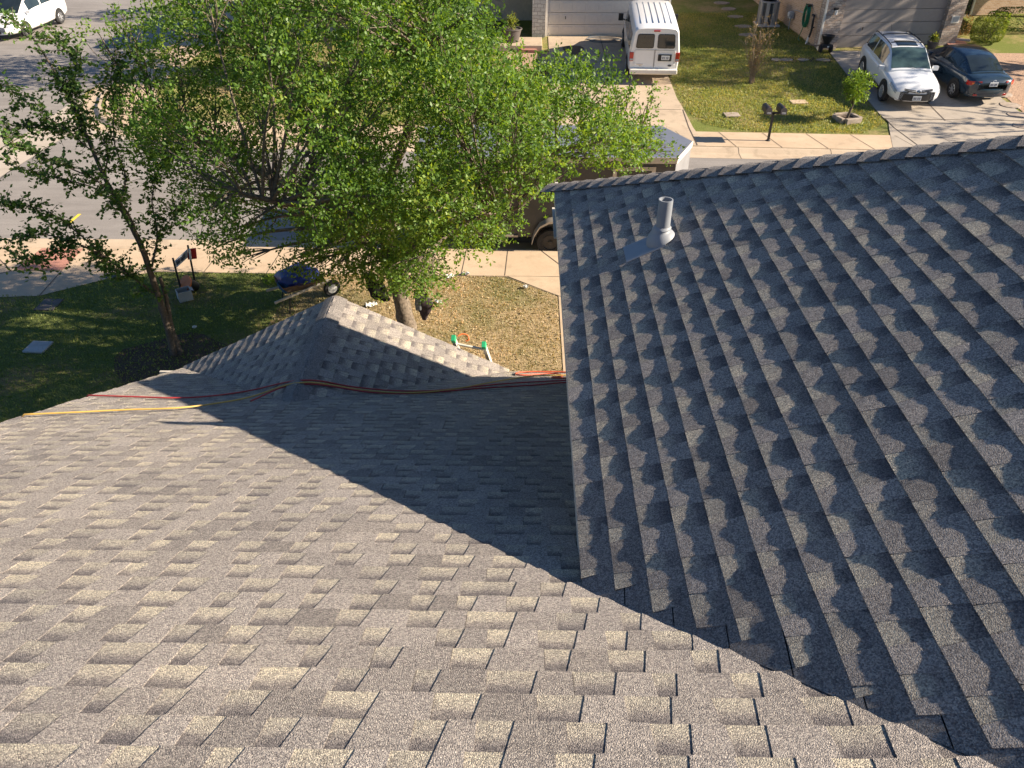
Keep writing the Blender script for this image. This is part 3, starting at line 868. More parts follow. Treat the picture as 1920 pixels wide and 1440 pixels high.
# ------------------------------------------------------------------ vehicles
# local axes: +Y forward, X to the vehicle's right, Z up, origin on the ground under the middle
class Shell:
    """lofted body: stations along Y, each a half outline from the bottom centre round to the top centre"""
    def __init__(s, stations): s.st = stations; s.n = len(stations[0][1])
    def pt(s, a, b):
        """a along the length (station number), b around from -1 (left bottom) to 1 (right bottom); 0 is the top centre"""
        i = min(int(a), len(s.st) - 2); f = a - i
        y = s.st[i][0] * (1 - f) + s.st[i + 1][0] * f
        q = (1 - abs(b)) * (s.n - 1); j = min(int(q), s.n - 2); g = q - j
        def at(k):
            A, B = s.st[k][1][j], s.st[k][1][j + 1]
            return (A[0] * (1 - g) + B[0] * g, A[1] * (1 - g) + B[1] * g)
        p, r = at(i), at(i + 1)
        x = p[0] * (1 - f) + r[0] * f; z = p[1] * (1 - f) + r[1] * f
        return Vector((x if b >= 0 else -x, y, z))
    def mesh(s, mb, mat=0):
        rows = []
        for y, half in s.st:
            rows.append([Vector((-x, y, z)) for x, z in half] + [Vector((x, y, z)) for x, z in reversed(half[:-1])])
        mb.grid(rows, mat)
        n = len(rows[0])
        mb.add(rows[0], [tuple(range(n))], mat); mb.add(rows[-1], [tuple(range(n - 1, -1, -1))], mat)
        return mb
    def panel(s, mb, a0, a1, b0, b1, off=.008, n=6, m=6, mat=0, inset=None):
        rows = []
        for i in range(n + 1):
            row = []
            for j in range(m + 1):
                a = a0 + (a1 - a0) * i / n; b = b0 + (b1 - b0) * j / m
                e = 1e-3
                p = s.pt(a, b); da = s.pt(min(a + e, len(s.st) - 1.0001), b) - s.pt(max(a - e, 0), b); db = s.pt(a, min(b + e, 1)) - s.pt(a, max(b - e, -1))
                nn = da.cross(db)
                nn = nn.normalized() if nn.length > 1e-12 else Vector((0, 0, 1))
                c = p - Vector((0, p.y * .9, .9))
                if nn.dot(c) < 0: nn = -nn
                row.append(p + nn * off)
            rows.append(row)
        mb.grid(rows, mat)
        return mb

def wheel(parent, x, y, r, w, side, rim_mat, spokes=6, tyre_mat=None):
    sx = 1 if side > 0 else -1
    m = MB()
    m.lathe([(r * .62, -w / 2), (r * .93, -w / 2), (r, -w * .32), (r, w * .32), (r * .93, w / 2), (r * .64, w / 2), (r * .62, w * .3)], (0, 0, 0), 28, axis='X')
    t = m.build('wheel', tyre_mat or M['tyre'], parent, smooth=40); t.location = (x, y, r)
    m = MB()
    o = sx * w * .47
    m.lathe([(r * .64, o - sx * .07), (r * .64, o), (r * .58, o + sx * .012), (r * .55, o - sx * .02), (.01, o - sx * .03)], (0, 0, 0), 28, axis='X')
    for k in range(spokes):
        a = 2 * math.pi * k / spokes
        d = Vector((0, math.cos(a), math.sin(a))); q = Vector((0, -math.sin(a), math.cos(a)))
        c0 = Vector((o, 0, 0))
        wi, wo = r * .10, r * .07
        m.prism([c0 + q * wi, c0 + d * r * .58 + q * wo, c0 + d * r * .58 - q * wo, c0 - q * wi], (sx * .014, 0, 0), 0)
    m.lathe([(r * .14, o), (r * .14, o + sx * .025), (.005, o + sx * .03)], (0, 0, 0), 14, axis='X')
    if rim_mat is not M['steel_rim']:
        m.lathe([(r * .56, o - sx * .018), (.01, o - sx * .026)], (0, 0, 0), 20, mat=1, axis='X')
    m.build('rim', [rim_mat, M['black']], t, smooth=40)
    return t

def arch(m, x, y, r, side, depth=.05, mat=0):
    """dark opening over a wheel"""
    pts = [Vector((x, y + r * math.cos(a), .36 + r * math.sin(a))) for a in np.linspace(-.35, math.pi + .35, 20)]
    m.prism(pts, (side * depth, 0, 0), mat)

def place_on_slope(loc, fwd, grade):
    f = Vector((fwd[0], fwd[1], 0)).normalized(); f.z = grade * f.y; f.normalize()
    r = Vector((f.y, -f.x, 0)).normalized(); u = r.cross(f).normalized()
    return Matrix((r, f, u)).transposed().to_euler()

def ground_basis(x, y):
    return (terrain(x, y + .5) - terrain(x, y - .5))

def plate(parent, c, face, name='licence_plate', frame=None, seed=1):
    """small plate with dark characters; face = +1 looks to +Y, -1 to -Y"""
    m = MB(); m.box(c, (.31, .015, .16)); o = m.build(name, M['plate'], parent, bevel=.004)
    m = MB(); rnd = random.Random(seed); x = -.118
    for k in range(7):
        if k == 3: x += .034; continue
        for dx in (0, .017):
            if rnd.random() < .85: m.box((c[0] + face * -(x + dx) , c[1] + face * .010, c[2] - .008), (.007, .004, .075))
        for dz in (-.034, 0, .034):
            if rnd.random() < .7: m.box((c[0] + face * -(x + .0085), c[1] + face * .010, c[2] - .008 + dz), (.022, .004, .008))
        x += .036
    m.build('plate_text', M['plate_ink'], o)
    return o

# ---------------- white passenger van, seen from behind
def van_section(hw, hr, zb, zbelt, zroof):
    return [(0, zb), (hw * .9, zb), (hw * .985, zb + .10), (hw, zb + .45), (hw, zbelt - .10), (hw * .985, zbelt), (hr + .015, zroof - .16), (hr - .03, zroof - .05), (hr - .12, zroof - .005), (hr * .5, zroof + .025), (0, zroof + .03)]
vb = gp(1222, 158)
vx = 5.10; vy0 = 32.0
vrot = place_on_slope((0, 0, 0), (.05, 1), .088)
van = thing('van', 'white passenger van parked tail-out on the driveway in front of the cream garage', 'van', (vx, vy0 + 2.75, terrain(vx, vy0 + 2.75) + .012), rot=vrot)
L = 2.72; W = .985
st = [(-L, van_section(W * .93, .80, .50, 1.28, 2.03)), (-L + .05, van_section(W * .965, .825, .46, 1.28, 2.06)), (-L + .16, van_section(W * .99, .845, .42, 1.28, 2.085)),
      (-1.2, van_section(W, .86, .42, 1.28, 2.10)), (.4, van_section(W, .86, .42, 1.28, 2.10)), (1.15, van_section(W, .85, .42, 1.28, 2.08)), (1.35, van_section(W, .84, .42, 1.27, 2.03)),
      (1.95, van_section(W * .99, .90, .42, 1.18, 1.42)), (2.05, van_section(W * .98, .90, .42, 1.10, 1.26)), (2.6, van_section(W * .95, .88, .45, 1.0, 1.12)), (2.74, van_section(W * .88, .82, .5, .95, 1.02))]
sh = Shell(st); m = MB(); sh.mesh(m)
for k in range(6):
    x = -.58 + k * .232
    m.box((x, -.75, 2.132 - .07 * abs(x) ** 2), (.022, 2.95, .03), 1)
body = m.build('body', [M['white_paint'], M['meter_grey']], van, smooth=35)
def bq(z0, z1, sec): return z0
for s in (-1, 1):
    m = MB(); sh.panel(m, 3.55, 3.95, s * .575, s * .425, .010, 4, 4); m.build('side_window', M['van_glass'], van, smooth=40)
    m = MB(); sh.panel(m, 2.72, 3.47, s * .575, s * .425, .010, 6, 4); m.build('side_window', M['van_glass'], van, smooth=40)
    m = MB(); sh.panel(m, 2.12, 2.62, s * .575, s * .425, .010, 4, 4); m.build('side_window', M['van_glass'], van, smooth=40)
    m = MB(); sh.panel(m, 4.1, 5.6, s * .575, s * .43, .010, 5, 4); m.build('front_window', M['van_glass'], van, smooth=40)
    # door seams and drip rail
    m = MB()
    sh.panel(m, 2.05, 5.8, s * .395, s * .383, .016, 10, 1)
    m.build('drip_rail', M['white_paint'], van, smooth=40)
    # mirror
    m = MB(); m.box((s * 1.16, 1.50, 1.34), (.20, .11, .27)); m.tube([(s * .97, 1.45, 1.22), (s * 1.08, 1.50, 1.27)], .025, 8)
    m.build('mirror', M['black'], van, bevel=.03)
    for y in (-1.62, 1.88):
        wheel(van, s * (W - .09), y, .365, .235, s, M['rim'], 8)
    m = MB(); arch(m, s * (W - .03), -1.62, .43, s, .036); m.build('wheel_arch', M['black'], van)
    m = MB(); arch(m, s * (W - .05), 1.88, .43, s, .05); m.build('wheel_arch', M['black'], van)
    # tail lamps wrap the corner
    m = MB(); m.box((s * .885, -L - .005, 1.02), (.15, .06, .33)); m.box((s * .950, -L + .05, 1.02), (.035, .12, .33)); o = m.build('tail_lamp', M['red_lens'], van, bevel=.012)
    m = MB(); m.box((s * .885, -L - .039, .915), (.135, .01, .07)); m.build('reversing_lens', M['clear_lens'], o)
    # rear doors: seam frame, glass, handle
    x0, x1 = (.012, .76) if s > 0 else (-.76, -.012)
    yb = -L - .012
    m = MB()
    def rear(x, z): # the tail leans forward above the belt
        return Vector((x, yb + .0 + (max(0, z - 1.25) * .02), z))
    cx = (x0 + x1) / 2
    m.add([rear(x0, .62), rear(x1, .62), rear(x1, 1.30), rear(cx + s * .335, 1.90), rear(x0 if s > 0 else x0 + .035, 1.93)] if s > 0 else [rear(x1, .62), rear(x0, .62), rear(x0, 1.30), rear(cx - .335, 1.90), rear(x1, 1.93)], [(0, 1, 2, 3, 4)])
    d = m.build('rear_door', M['white_paint'], van)
    m = MB(); c = [(cx - s * .30, 1.36), (cx + s * .345, 1.36), (cx + s * .30, 1.84), (cx - s * .30, 1.84)]
    cyc = []
    for i in range(4):
        p0, p, p1 = Vector(c[i - 1]), Vector(c[i]), Vector(c[(i + 1) % 4])
        for q in (.0, .5, 1.0):
            a = p + (p0 - p).normalized() * .06; b = p + (p1 - p).normalized() * .06
            mid = p + ((p0 - p).normalized() + (p1 - p).normalized()) * .018
            cyc.append(a if q == 0 else (mid if q == .5 else b))
    m.prism([rear(q.x, q.y) + Vector((0, -.012, 0)) for q in cyc], (0, -.012, 0))
    m.build('rear_window', M['glass'], d)
    m = MB()
    m.prism([rear(q.x + (q.x - cx) * .07, q.y + (q.y - 1.6) * .09) + Vector((0, -.002, 0)) for q in cyc], (0, -.010, 0)); m.build('window_seal', M['black'], d)
    m = MB(); m.box((s * .012, yb - .004, .96), (.008, .012, .66)); m.box((s * .39, yb - .004, 1.275), (.74, .012, .008)); m.build('door_seam', M['grey_cloth'], d)
    for hz in (1.20, .74):
        m = MB(); m.box((s * .775, yb - .01, hz), (.03, .04, .11)); m.build('hinge', M['white_paint'], d, bevel=.008)
m = MB(); m.box((0, -L - .02, 1.975), (.24, .03, .055)); m.build('brake_lamp', M['red_lens'], van, bevel=.008)
m = MB(); m.box((0, -L - .09, .50), (1.86, .20, .17)); m.box((0, -L - .02, .42), (1.80, .2, .1)); m.build('rear_bumper', M['trim_white'], van, bevel=.03)
m = MB(); m.box((.40, -L - .03, .995), (.52, .03, .25)); o = m.build('plate_holder', M['black'], van, bevel=.01)
plate(van, (.42, -L - .055, 1.0), -1, seed=4)
m = MB()
for k in range(9): m.box((-.66 + k * .028, -L - .02, .735 ), (.018, .012, .030))
for k in range(4): m.box((-.56 + k * .028, -L - .02, .685 ), (.018, .012, .026))
m.build('badge', M['chrome'], van)
m = MB(); m.lathe([(.05, 0), (.06, .004), (.055, .012), (.01, .013)], (0, 0, 0), 18, axis='Y')
for i, p in enumerate(m.v): m.v[i] = (p[0] * 1.25 + .62, -L - .018 - p[1], p[2] * .6 + .70)
m.build('emblem', M['ac_grille'], van)
m = MB(); sh.panel(m, 6.15, 6.95, -.34, .34, .01, 5, 8); m.build('windscreen', M['windscreen'], van, smooth=40)

# ---------------- generic car
def car_section(hw, zb, zt, crown=.03, sh=.06):
    return [(0, zb), (hw * .86, zb), (hw * .965, zb + .09), (hw * .995, zb + .28), (hw, zt - .24), (hw * .985, zt - .10), (hw * .945, zt - .035), (hw * .86, zt), (hw * .5, zt + crown * .8), (0, zt + crown)]
def cabin_section(hb, hr, zb, zr, crown=.03):
    f = .5
    return [(0, zb - .1), (hb, zb - .1), (hb, zb), (hb * (1 - f) + (hr + .025) * f, zb * (1 - f) + (zr - .05) * f), (hr + .025, zr - .05), (hr - .02, zr - .012), (hr - .10, zr), (hr * .5, zr + crown * .8), (0, zr + crown)]

def car_wheels(root, W, ya, yf, r, rim, spokes, arch_mat='black'):
    for s in (-1, 1):
        for y in (ya, yf): wheel(root, s * (W - .085), y, r, .225, s, M[rim], spokes)
        for y in (ya, yf):
            m = MB(); pts = [Vector((s * (W - .035), y + (r + .07) * math.cos(a), r + .02 + (r + .07) * math.sin(a))) for a in np.linspace(-.5, math.pi + .5, 22)]
            m.prism(pts, (s * .040, 0, 0)); m.build('wheel_arch', M[arch_mat], root)

# ---------------- white compact SUV facing us
def fw(root_name, label, loc, fwd, grade, cat='car'):
    return thing(root_name, label, cat, loc, rot=place_on_slope(loc, fwd, grade))
p0 = gp(1649, 189); p1 = gp(1611.7, 142.5)
sf = Vector((p0.x - p1.x, p0.y - p1.y)).normalized()
W = .915
mid = (p0 + p1) / 2; sr = Vector((sf.y, -sf.x))       # right of the car
cpos = Vector((mid.x, mid.y)) - sr * (W - .02)
suv = fw('parked_car', 'white compact SUV with roof rails parked nose-out beside the dark blue saloon', (cpos.x, cpos.y, terrain(cpos.x, cpos.y) + .012), (sf.x, sf.y), .088)
st = [(-2.26, car_section(W * .80, .50, .92, .02)), (-2.20, car_section(W * .90, .42, .98, .02)), (-2.0, car_section(W * .97, .34, 1.04, .03)), (-1.3, car_section(W, .30, 1.06, .03)), (0.0, car_section(W, .27, 1.02, .03)), (.75, car_section(W, .28, 1.0, .05)),
      (1.10, car_section(W, .30, .985, .07)), (1.55, car_section(W * .985, .32, .93, .08)), (1.95, car_section(W * .965, .34, .85, .07)), (2.16, car_section(W * .91, .36, .77, .05)), (2.27, car_section(W * .82, .38, .69, .03)), (2.32, car_section(W * .68, .40, .62, .02))]
sh = Shell(st); m = MB(); sh.mesh(m); m.build('body', M['pearl_paint'], suv, smooth=50)
cb = [(-2.16, cabin_section(.80, .56, .98, 1.10)), (-1.95, cabin_section(.84, .60, 1.0, 1.46)), (-1.70, cabin_section(.86, .63, 1.0, 1.61)), (-.9, cabin_section(.87, .66, 1.0, 1.66)), (-.1, cabin_section(.87, .665, .99, 1.665)), (.22, cabin_section(.87, .655, .98, 1.63)), (.48, cabin_section(.86, .66, .975, 1.52)), (1.14, cabin_section(.84, .76, .97, 1.06))]
ch = Shell(cb); m = MB(); ch.mesh(m); m.build('roof', M['pearl_paint'], suv, smooth=50)
m = MB(); ch.panel(m, 5.25, 6.9, -.355, .355, .010, 8, 12); m.build('windscreen', M['windscreen'], suv, smooth=50)
m = MB(); ch.panel(m, 3.75, 5.0, -.15, .15, .008, 4, 6); m.build('sunroof', M['glass'], suv, smooth=50)
m = MB(); ch.panel(m, .25, 1.5, -.36, .36, .010, 4, 8); m.build('rear_window', M['glass'], suv, smooth=50)
for s in (-1, 1):
    m = MB(); ch.panel(m, 3.15, 5.9, s * .70, s * .50, .010, 8, 4); m.build('front_window', M['glass'], suv, smooth=50)
    m = MB(); ch.panel(m, 2.05, 3.05, s * .70, s * .50, .010, 5, 4); m.build('side_window', M['glass'], suv, smooth=50)
    m = MB(); ch.panel(m, 1.2, 1.95, s * .68, s * .52, .010, 4, 3); m.build('side_window', M['glass'], suv, smooth=50)
    m = MB(); m.tube(curve_pts([ch.pt(1.7, s * .33) + Vector((0, 0, -.01)), ch.pt(2.1, s * .34) + Vector((0, 0, .05)), ch.pt(3.5, s * .34) + Vector((0, 0, .055)), ch.pt(4.8, s * .34) + Vector((0, 0, .045)), ch.pt(5.2, s * .345)], 4), .018, 8)
    m.build('roof_rail', M['black'], suv, smooth=50)
    m = MB(); m.box((s * .99, .84, 1.06), (.20, .12, .15)); m.tube([(s * .86, .84, 1.0), (s * .95, .84, 1.03)], .03, 8); m.build('mirror', M['pearl_paint'], suv, bevel=.035)
    # head lamp sweeping back along the wing, fog lamp
    m = MB(); sh.panel(m, 7.6, 9.85, s * .46, s * .315, .014, 8, 4); m.build('headlamp', M['clear_lens'], suv, smooth=50)
    m = MB(); m.lathe([(.055, 0), (.06, .02), (.045, .035), (.01, .035)], (s * .66, 2.17, .52), 16, axis='Y'); m.build('fog_lamp', M['chrome'], suv, smooth=40)
    m = MB(); sh.panel(m, .05, 1.6, s * .47, s * .35, .010, 4, 3); m.build('tail_lamp', M['red_lens'], suv, smooth=50)
    m = MB(); m.box((s * .91, -.1, .33), (.05, 2.0, .12)); m.build('sill_cladding', M['black'], suv, bevel=.015)
    m = MB(); m.box((s * .925, .35, .90), (.02, .16, .03)); m.build('door_handle', M['pearl_paint'], suv, bevel=.006)
    m = MB(); m.box((s * .925, -.55, .92), (.02, .16, .03)); m.build('door_handle', M['pearl_paint'], suv, bevel=.006)
for y, zz in ((-.95, 1.73), (.05, 1.725)):
    m = MB(); m.tube([(-.60, y, zz), (-.3, y, zz + .025), (.3, y, zz + .025), (.60, y, zz)], .02, 8); m.build('crossbar', M['black'], suv, smooth=50)
# grille and bumper follow the curved nose
def nose_y(x): return 2.35 - .17 * abs(x / .8) ** 2.4
def nose_part(name, poly, parent, mat, off=.012, th=.03, bev=0):
    m = MB(); xs = sorted(set(np.linspace(min(p[0] for p in poly), max(p[0] for p in poly), 13)))
    def zat(x, top):
        zs = []
        for i in range(len(poly)):
            a, b = poly[i], poly[(i + 1) % len(poly)]
            if abs(a[0] - b[0]) < 1e-9:
                if abs(a[0] - x) < 1e-6: zs += [a[1], b[1]]
            elif min(a[0], b[0]) - 1e-9 <= x <= max(a[0], b[0]) + 1e-9:
                zs.append(a[1] + (b[1] - a[1]) * (x - a[0]) / (b[0] - a[0]))
        return max(zs) if top else min(zs)
    f = []; bk = []
    for x in xs:
        z0, z1 = zat(x, False), zat(x, True); y = nose_y(x) + off
        f.append([Vector((x, y, z0)), Vector((x, y - .03 * (z1 - .3), z1)), Vector((x, y - th - .03, z1)), Vector((x, y - th, z0))])
    m.grid(f, closed=True); m.add(f[0], [(0, 1, 2, 3)]); m.add(f[-1], [(3, 2, 1, 0)])
    return m.build(name, mat, parent, bevel=bev)
nose_part('bumper', [(-.80, .34), (.80, .34), (.84, .62), (.72, .70), (-.72, .70), (-.84, .62)], suv, M['pearl_paint'], .0, .2, .02)
nose_part('lower_grille', [(-.60, .35), (.60, .35), (.74, .44), (.60, .60), (-.60, .60), (-.74, .44)], suv, M['black'], .03)
nose_part('skid_strip', [(-.45, .345), (.45, .345), (.45, .365), (-.45, .365)], suv, M['chrome'], .032)
for s in (-1, 1):
    for z0, z1, th_ in ((.672, .735, .030), (.722, .772, .026)):
        xs_ = np.linspace(.10, .50, 9)
        m = MB(); m.tube([(s * x, nose_y(x) + .012 - .25 * (z0 - .66) , z0 + (z1 - z0) * (x - .10) / .40) for x in xs_], th_ * .62, 6); m.build('grille_bar', M['black'], suv, smooth=60)
m = MB(); m.lathe([(.085, 0), (.09, .01), (.072, .02), (.01, .02)], (0, 0, 0), 24, axis='Y')
for i, p in enumerate(m.v): m.v[i] = (p[0], 2.375 - 0.2 * (p[2]) + p[1], .70 + p[2] * .72)
o = m.build('emblem', M['chrome'], suv, smooth=40)
m = MB()
for sx2, sz2 in ((.062, .04), (.030, .04)):
    m.tube([Vector((sx2 * math.cos(a), 2.402 - .2 * sz2 * math.sin(a), .70 + sz2 * math.sin(a))) for a in np.linspace(0, 2 * math.pi, 25)], .008, 6, caps=False)
m.build('emblem_mark', M['black'], o, smooth=50)
plate(suv, (0, 2.40, .47), 1, seed=7)
m = MB(); m.tube([(0, -1.75, 1.63), (0, -1.98, 1.82)], .006, 6); m.build('aerial', M['black'], suv)
m = MB()
for s in (-1, 1): m.tube([(s * .1 - .25, 1.12, 1.10), (s * .1 + .35, 1.0, 1.17)], .009, 6)
m.build('wiper', M['black'], suv)
car_wheels(suv, W, -1.30, 1.36, .355, 'rim', 10)

# ---------------- dark blue saloon, tail towards us
W = .88
q = gp(1820, 184)
sed = fw('parked_car', 'dark blue saloon parked tail-out in the shade beside the white SUV', (16.95, 32.05, terrain(16.95, 32.05) + .012), (-.085, 1), .088)
st = [(-2.27, car_section(W * .62, .50, .84, .01)), (-2.22, car_section(W * .80, .40, .90, .02)), (-2.08, car_section(W * .93, .32, .97, .03)), (-1.6, car_section(W * .98, .26, 1.0, .04)), (-.9, car_section(W, .24, .98, .03)), (.3, car_section(W, .23, .93, .03)), (.95, car_section(W, .24, .90, .05)), (1.5, car_section(W * .97, .26, .84, .06)), (2.0, car_section(W * .86, .28, .72, .05)), (2.24, car_section(W * .66, .30, .60, .03)), (2.28, car_section(W * .5, .34, .54, .02))]
sh = Shell(st); m = MB(); sh.mesh(m); m.build('body', M['navy_paint'], sed, smooth=50)
cb = [(-1.72, cabin_section(.78, .66, .98, 1.03)), (-1.05, cabin_section(.82, .60, .97, 1.34)), (-.72, cabin_section(.83, .595, .96, 1.42)), (-.2, cabin_section(.83, .60, .95, 1.455)), (.2, cabin_section(.83, .60, .94, 1.44)), (.45, cabin_section(.83, .60, .93, 1.38)), (1.22, cabin_section(.80, .74, .92, .96))]
ch = Shell(cb); m = MB(); ch.mesh(m); m.build('roof', M['navy_paint'], sed, smooth=50)
m = MB(); ch.panel(m, .12, 1.55, -.36, .36, .010, 6, 10); m.build('rear_window', M['glass'], sed, smooth=50)
m = MB(); ch.panel(m, 4.4, 5.9, -.36, .36, .010, 6, 10); m.build('windscreen', M['windscreen'], sed, smooth=50)
for s in (-1, 1):
    m = MB(); ch.panel(m, 1.1, 2.75, s * .70, s * .51, .010, 6, 4); m.build('side_window', M['glass'], sed, smooth=50)
    m = MB(); ch.panel(m, 2.9, 5.0, s * .70, s * .51, .010, 6, 4); m.build('front_window', M['glass'], sed, smooth=50)
    def tail_part(name, x0, x1, z0, z1, mat, par, off):
        m = MB(); xs = np.linspace(x0, x1, 7)
        ty = lambda x: -2.30 + .20 * abs(x / .84) ** 3.2
        f = []
        for x in xs:
            k = (x - x0) / (x1 - x0); lo = z0 + .035 * (1 - k); hi = z1 - .02 * k
            f.append([Vector((s * x, ty(x) - off, lo)), Vector((s * x, ty(x) - off + .05 * (hi - lo), hi)), Vector((s * x, ty(x) + .12, hi)), Vector((s * x, ty(x) + .12, lo))])
        m.grid(f, closed=True); m.add(f[0], [(0, 1, 2, 3)]); m.add(f[-1], [(3, 2, 1, 0)])
        return m.build(name, mat, par, smooth=40)
    o = tail_part('tail_lamp', .46, .87, .735, .90, M['red_lens'], sed, .0)
    tail_part('indicator', .62, .76, .78, .86, M['amber_lens'], o, .012)
    tail_part('reversing_lens', .53, .62, .765, .83, M['clear_lens'], o, .012)
    m = MB(); m.box((s * .96, .80, .98), (.17, .11, .13)); m.build('mirror', M['navy_paint'], sed, bevel=.03)
    m = MB(); m.box((s * .55, -2.25, .42), (.16, .03, .07)); m.build('reflector', M['red_lens'], sed, bevel=.01)
m = MB(); rows = []
for x in np.linspace(-.82, .82, 15):
    y = -2.33 + .30 * abs(x / .84) ** 2.4
    rows.append([Vector((x, y + .10, .30)), Vector((x, y - .01, .36)), Vector((x, y - .03, .50)), Vector((x, y, .62)), Vector((x, y + .12, .66))])
m.grid(rows); m.build('bumper', M['navy_paint'], sed, smooth=50)
plate(sed, (0, -2.275, .80), -1, seed=9)
m = MB(); m.tube([Vector((.06 * math.cos(a), -2.255, .915 + .035 * math.sin(a))) for a in np.linspace(0, 2 * math.pi, 21)], .008, 6, caps=False); m.tube([(-.045, -2.255, .93), (.045, -2.255, .93)], .007, 6); m.build('emblem', M['chrome'], sed, smooth=50)
car_wheels(sed, W, -1.30, 1.30, .315, 'rim', 7)

# ---------------- white minivan on the side street, facing us
W = .985
a = gp(56, 70, RZ); b = gp(116, 45, RZ)
mf = Vector((a.x - b.x, a.y - b.y)).normalized(); mid = (a + b) / 2; ml = Vector((-mf.y, mf.x))     # its left side faces us
cpos = Vector((mid.x, mid.y)) - ml * (W - .02)
mv = fw('minivan', 'white minivan parked on the side street beyond the small tree, front towards the camera', (cpos.x, cpos.y, terrain(cpos.x, cpos.y) + RZ + .01), (mf.x, mf.y), .03, 'minivan')
st = [(-2.52, car_section(W * .82, .46, 1.0, .02)), (-2.45, car_section(W * .93, .36, 1.06, .02)), (-2.1, car_section(W, .30, 1.10, .02)), (-.5, car_section(W, .26, 1.06, .02)), (.9, car_section(W, .26, 1.02, .03)), (1.5, car_section(W, .27, .98, .06)), (1.9, car_section(W * .97, .29, .92, .07)), (2.25, car_section(W * .90, .31, .83, .06)), (2.46, car_section(W * .78, .33, .74, .04)), (2.54, car_section(W * .58, .36, .66, .02))]
sh = Shell(st); m = MB(); sh.mesh(m); m.build('body', M['white_paint'], mv, smooth=50)
cb = [(-2.44, cabin_section(.90, .70, 1.04, 1.10)), (-2.2, cabin_section(.91, .72, 1.04, 1.60)), (-1.9, cabin_section(.92, .74, 1.04, 1.72)), (-.8, cabin_section(.93, .76, 1.03, 1.76)), (.2, cabin_section(.93, .76, 1.0, 1.74)), (.55, cabin_section(.93, .74, .98, 1.66)), (1.55, cabin_section(.90, .82, .95, 1.04))]
ch = Shell(cb); m = MB(); ch.mesh(m); m.build('roof', M['white_paint'], mv, smooth=50)
m = MB(); ch.panel(m, 4.5, 5.92, -.355, .355, .010, 8, 10); m.build('windscreen', M['glass'], mv, smooth=50)
for s in (-1, 1):
    m = MB(); ch.panel(m, 1.3, 2.4, s * .70, s * .51, .010, 6, 4); m.build('side_window', M['glass'], mv, smooth=50)
    m = MB(); ch.panel(m, 2.5, 3.4, s * .70, s * .51, .010, 6, 4); m.build('side_window', M['glass'], mv, smooth=50)
    m = MB(); ch.panel(m, 3.5, 5.2, s * .70, s * .51, .010, 6, 4); m.build('front_window', M['glass'], mv, smooth=50)
    m = MB(); sh.panel(m, 6.5, 8.2, s * .42, s * .30, .012, 6, 4); o = m.build('headlamp', M['clear_lens'], mv, smooth=50)
    m = MB(); sh.panel(m, 6.4, 6.8, s * .42, s * .36, .02, 3, 3); m.build('indicator', M['red_lens'], o, smooth=50)
    m = MB(); m.box((s * 1.07, 1.05, 1.08), (.22, .13, .17)); m.build('mirror', M['white_paint'], mv, bevel=.035)
def nose_y(x): return 2.57 - .36 * abs(x / .88) ** 2.2
nose_part('bumper', [(-.84, .32), (.84, .32), (.88, .60), (.78, .70), (-.78, .70), (-.88, .60)], mv, M['white_paint'], .0, .2, .02)
nose_part('grille', [(-.5, .655), (.5, .655), (.62, .72), (-.62, .72)], mv, M['black'], -.01)
nose_part('lower_grille', [(-.55, .36), (.55, .36), (.46, .52), (-.46, .52)], mv, M['black'], .015)
car_wheels(mv, W, -1.52, 1.50, .335, 'rim', 6)

# ---------------- charcoal cargo trailer with a pointed nose, at the near kerb
ty0, ty1, tz0, tz1 = 17.72, 20.12, .30, 2.28
tx0, tx1, tnx = -2.62, 3.50, 4.05
tr = thing('cargo_trailer', 'charcoal enclosed cargo trailer with a pointed nose at the near kerb behind the oak', 'trailer', ((tx0 + tx1) / 2, (ty0 + ty1) / 2, RZ))
tym = (ty0 + ty1) / 2
outline = [(tx0, ty0), (tx1, ty0), (tnx, tym), (tx1, ty1), (tx0, ty1)]
m = MB(); m.prism([(x, y, tz0) for x, y in outline], (0, 0, tz1 - tz0)); m.build('body', M['trailer_side'], tr, world=True)
m = MB(); m.prism([(tx0 - .01, ty0 - .02, tz1), (tx1, ty0 - .02, tz1), (tnx + .02, tym, tz1), (tx1, ty1 + .02, tz1), (tx0 - .01, ty1 + .02, tz1)], (0, 0, .045))
for k in range(9): m.box(((tx0 + tx1) / 2, ty0 + .22 + k * .245, tz1 + .049), (tx1 - tx0 - .1, .018, .008))
m.build('roof', M['trailer_roof'], tr, world=True)
m = MB(); m.box(((tx0 + tx1) / 2, ty0 - .032, tz1 - .02), (tx1 - tx0 + .02, .028, .14)); m.box(((tx0 + .6) / 2 - .45, ty0 - .02, tz0 + .03), (2.55, .04, .05)); m.box((2.9, ty0 - .02, tz0 + .03), (1.3, .04, .05)); m.build('edge_trim', M['trailer_trim'], tr, world=True)
m = MB()
a, b = Vector((tx1, ty0, 0)), Vector((tnx, tym, 0)); d = (b - a).normalized(); nn = Vector((d.y, -d.x, 0))
m.prism([a + nn * .012 + V(0, 0, tz0), b + nn * .012 + V(0, 0, tz0), b + nn * .012 + V(0, 0, tz1 - .1), a + nn * .012 + V(0, 0, tz1 - .1)], -nn * .01)
m.build('nose_panel', M['nose'], tr, world=True)
m = MB(); m.prism([a + nn * .014 + V(0, 0, tz1 - .1), b + nn * .014 + V(0, 0, tz1 - .1), b + nn * .03 + V(0, 0, tz1 + .05), a + nn * .03 + V(0, 0, tz1 + .05)], nn * .02); m.build('nose_trim', M['trim_white'], tr, world=True)
dx0, dx1 = 2.05, 3.05
m = MB()
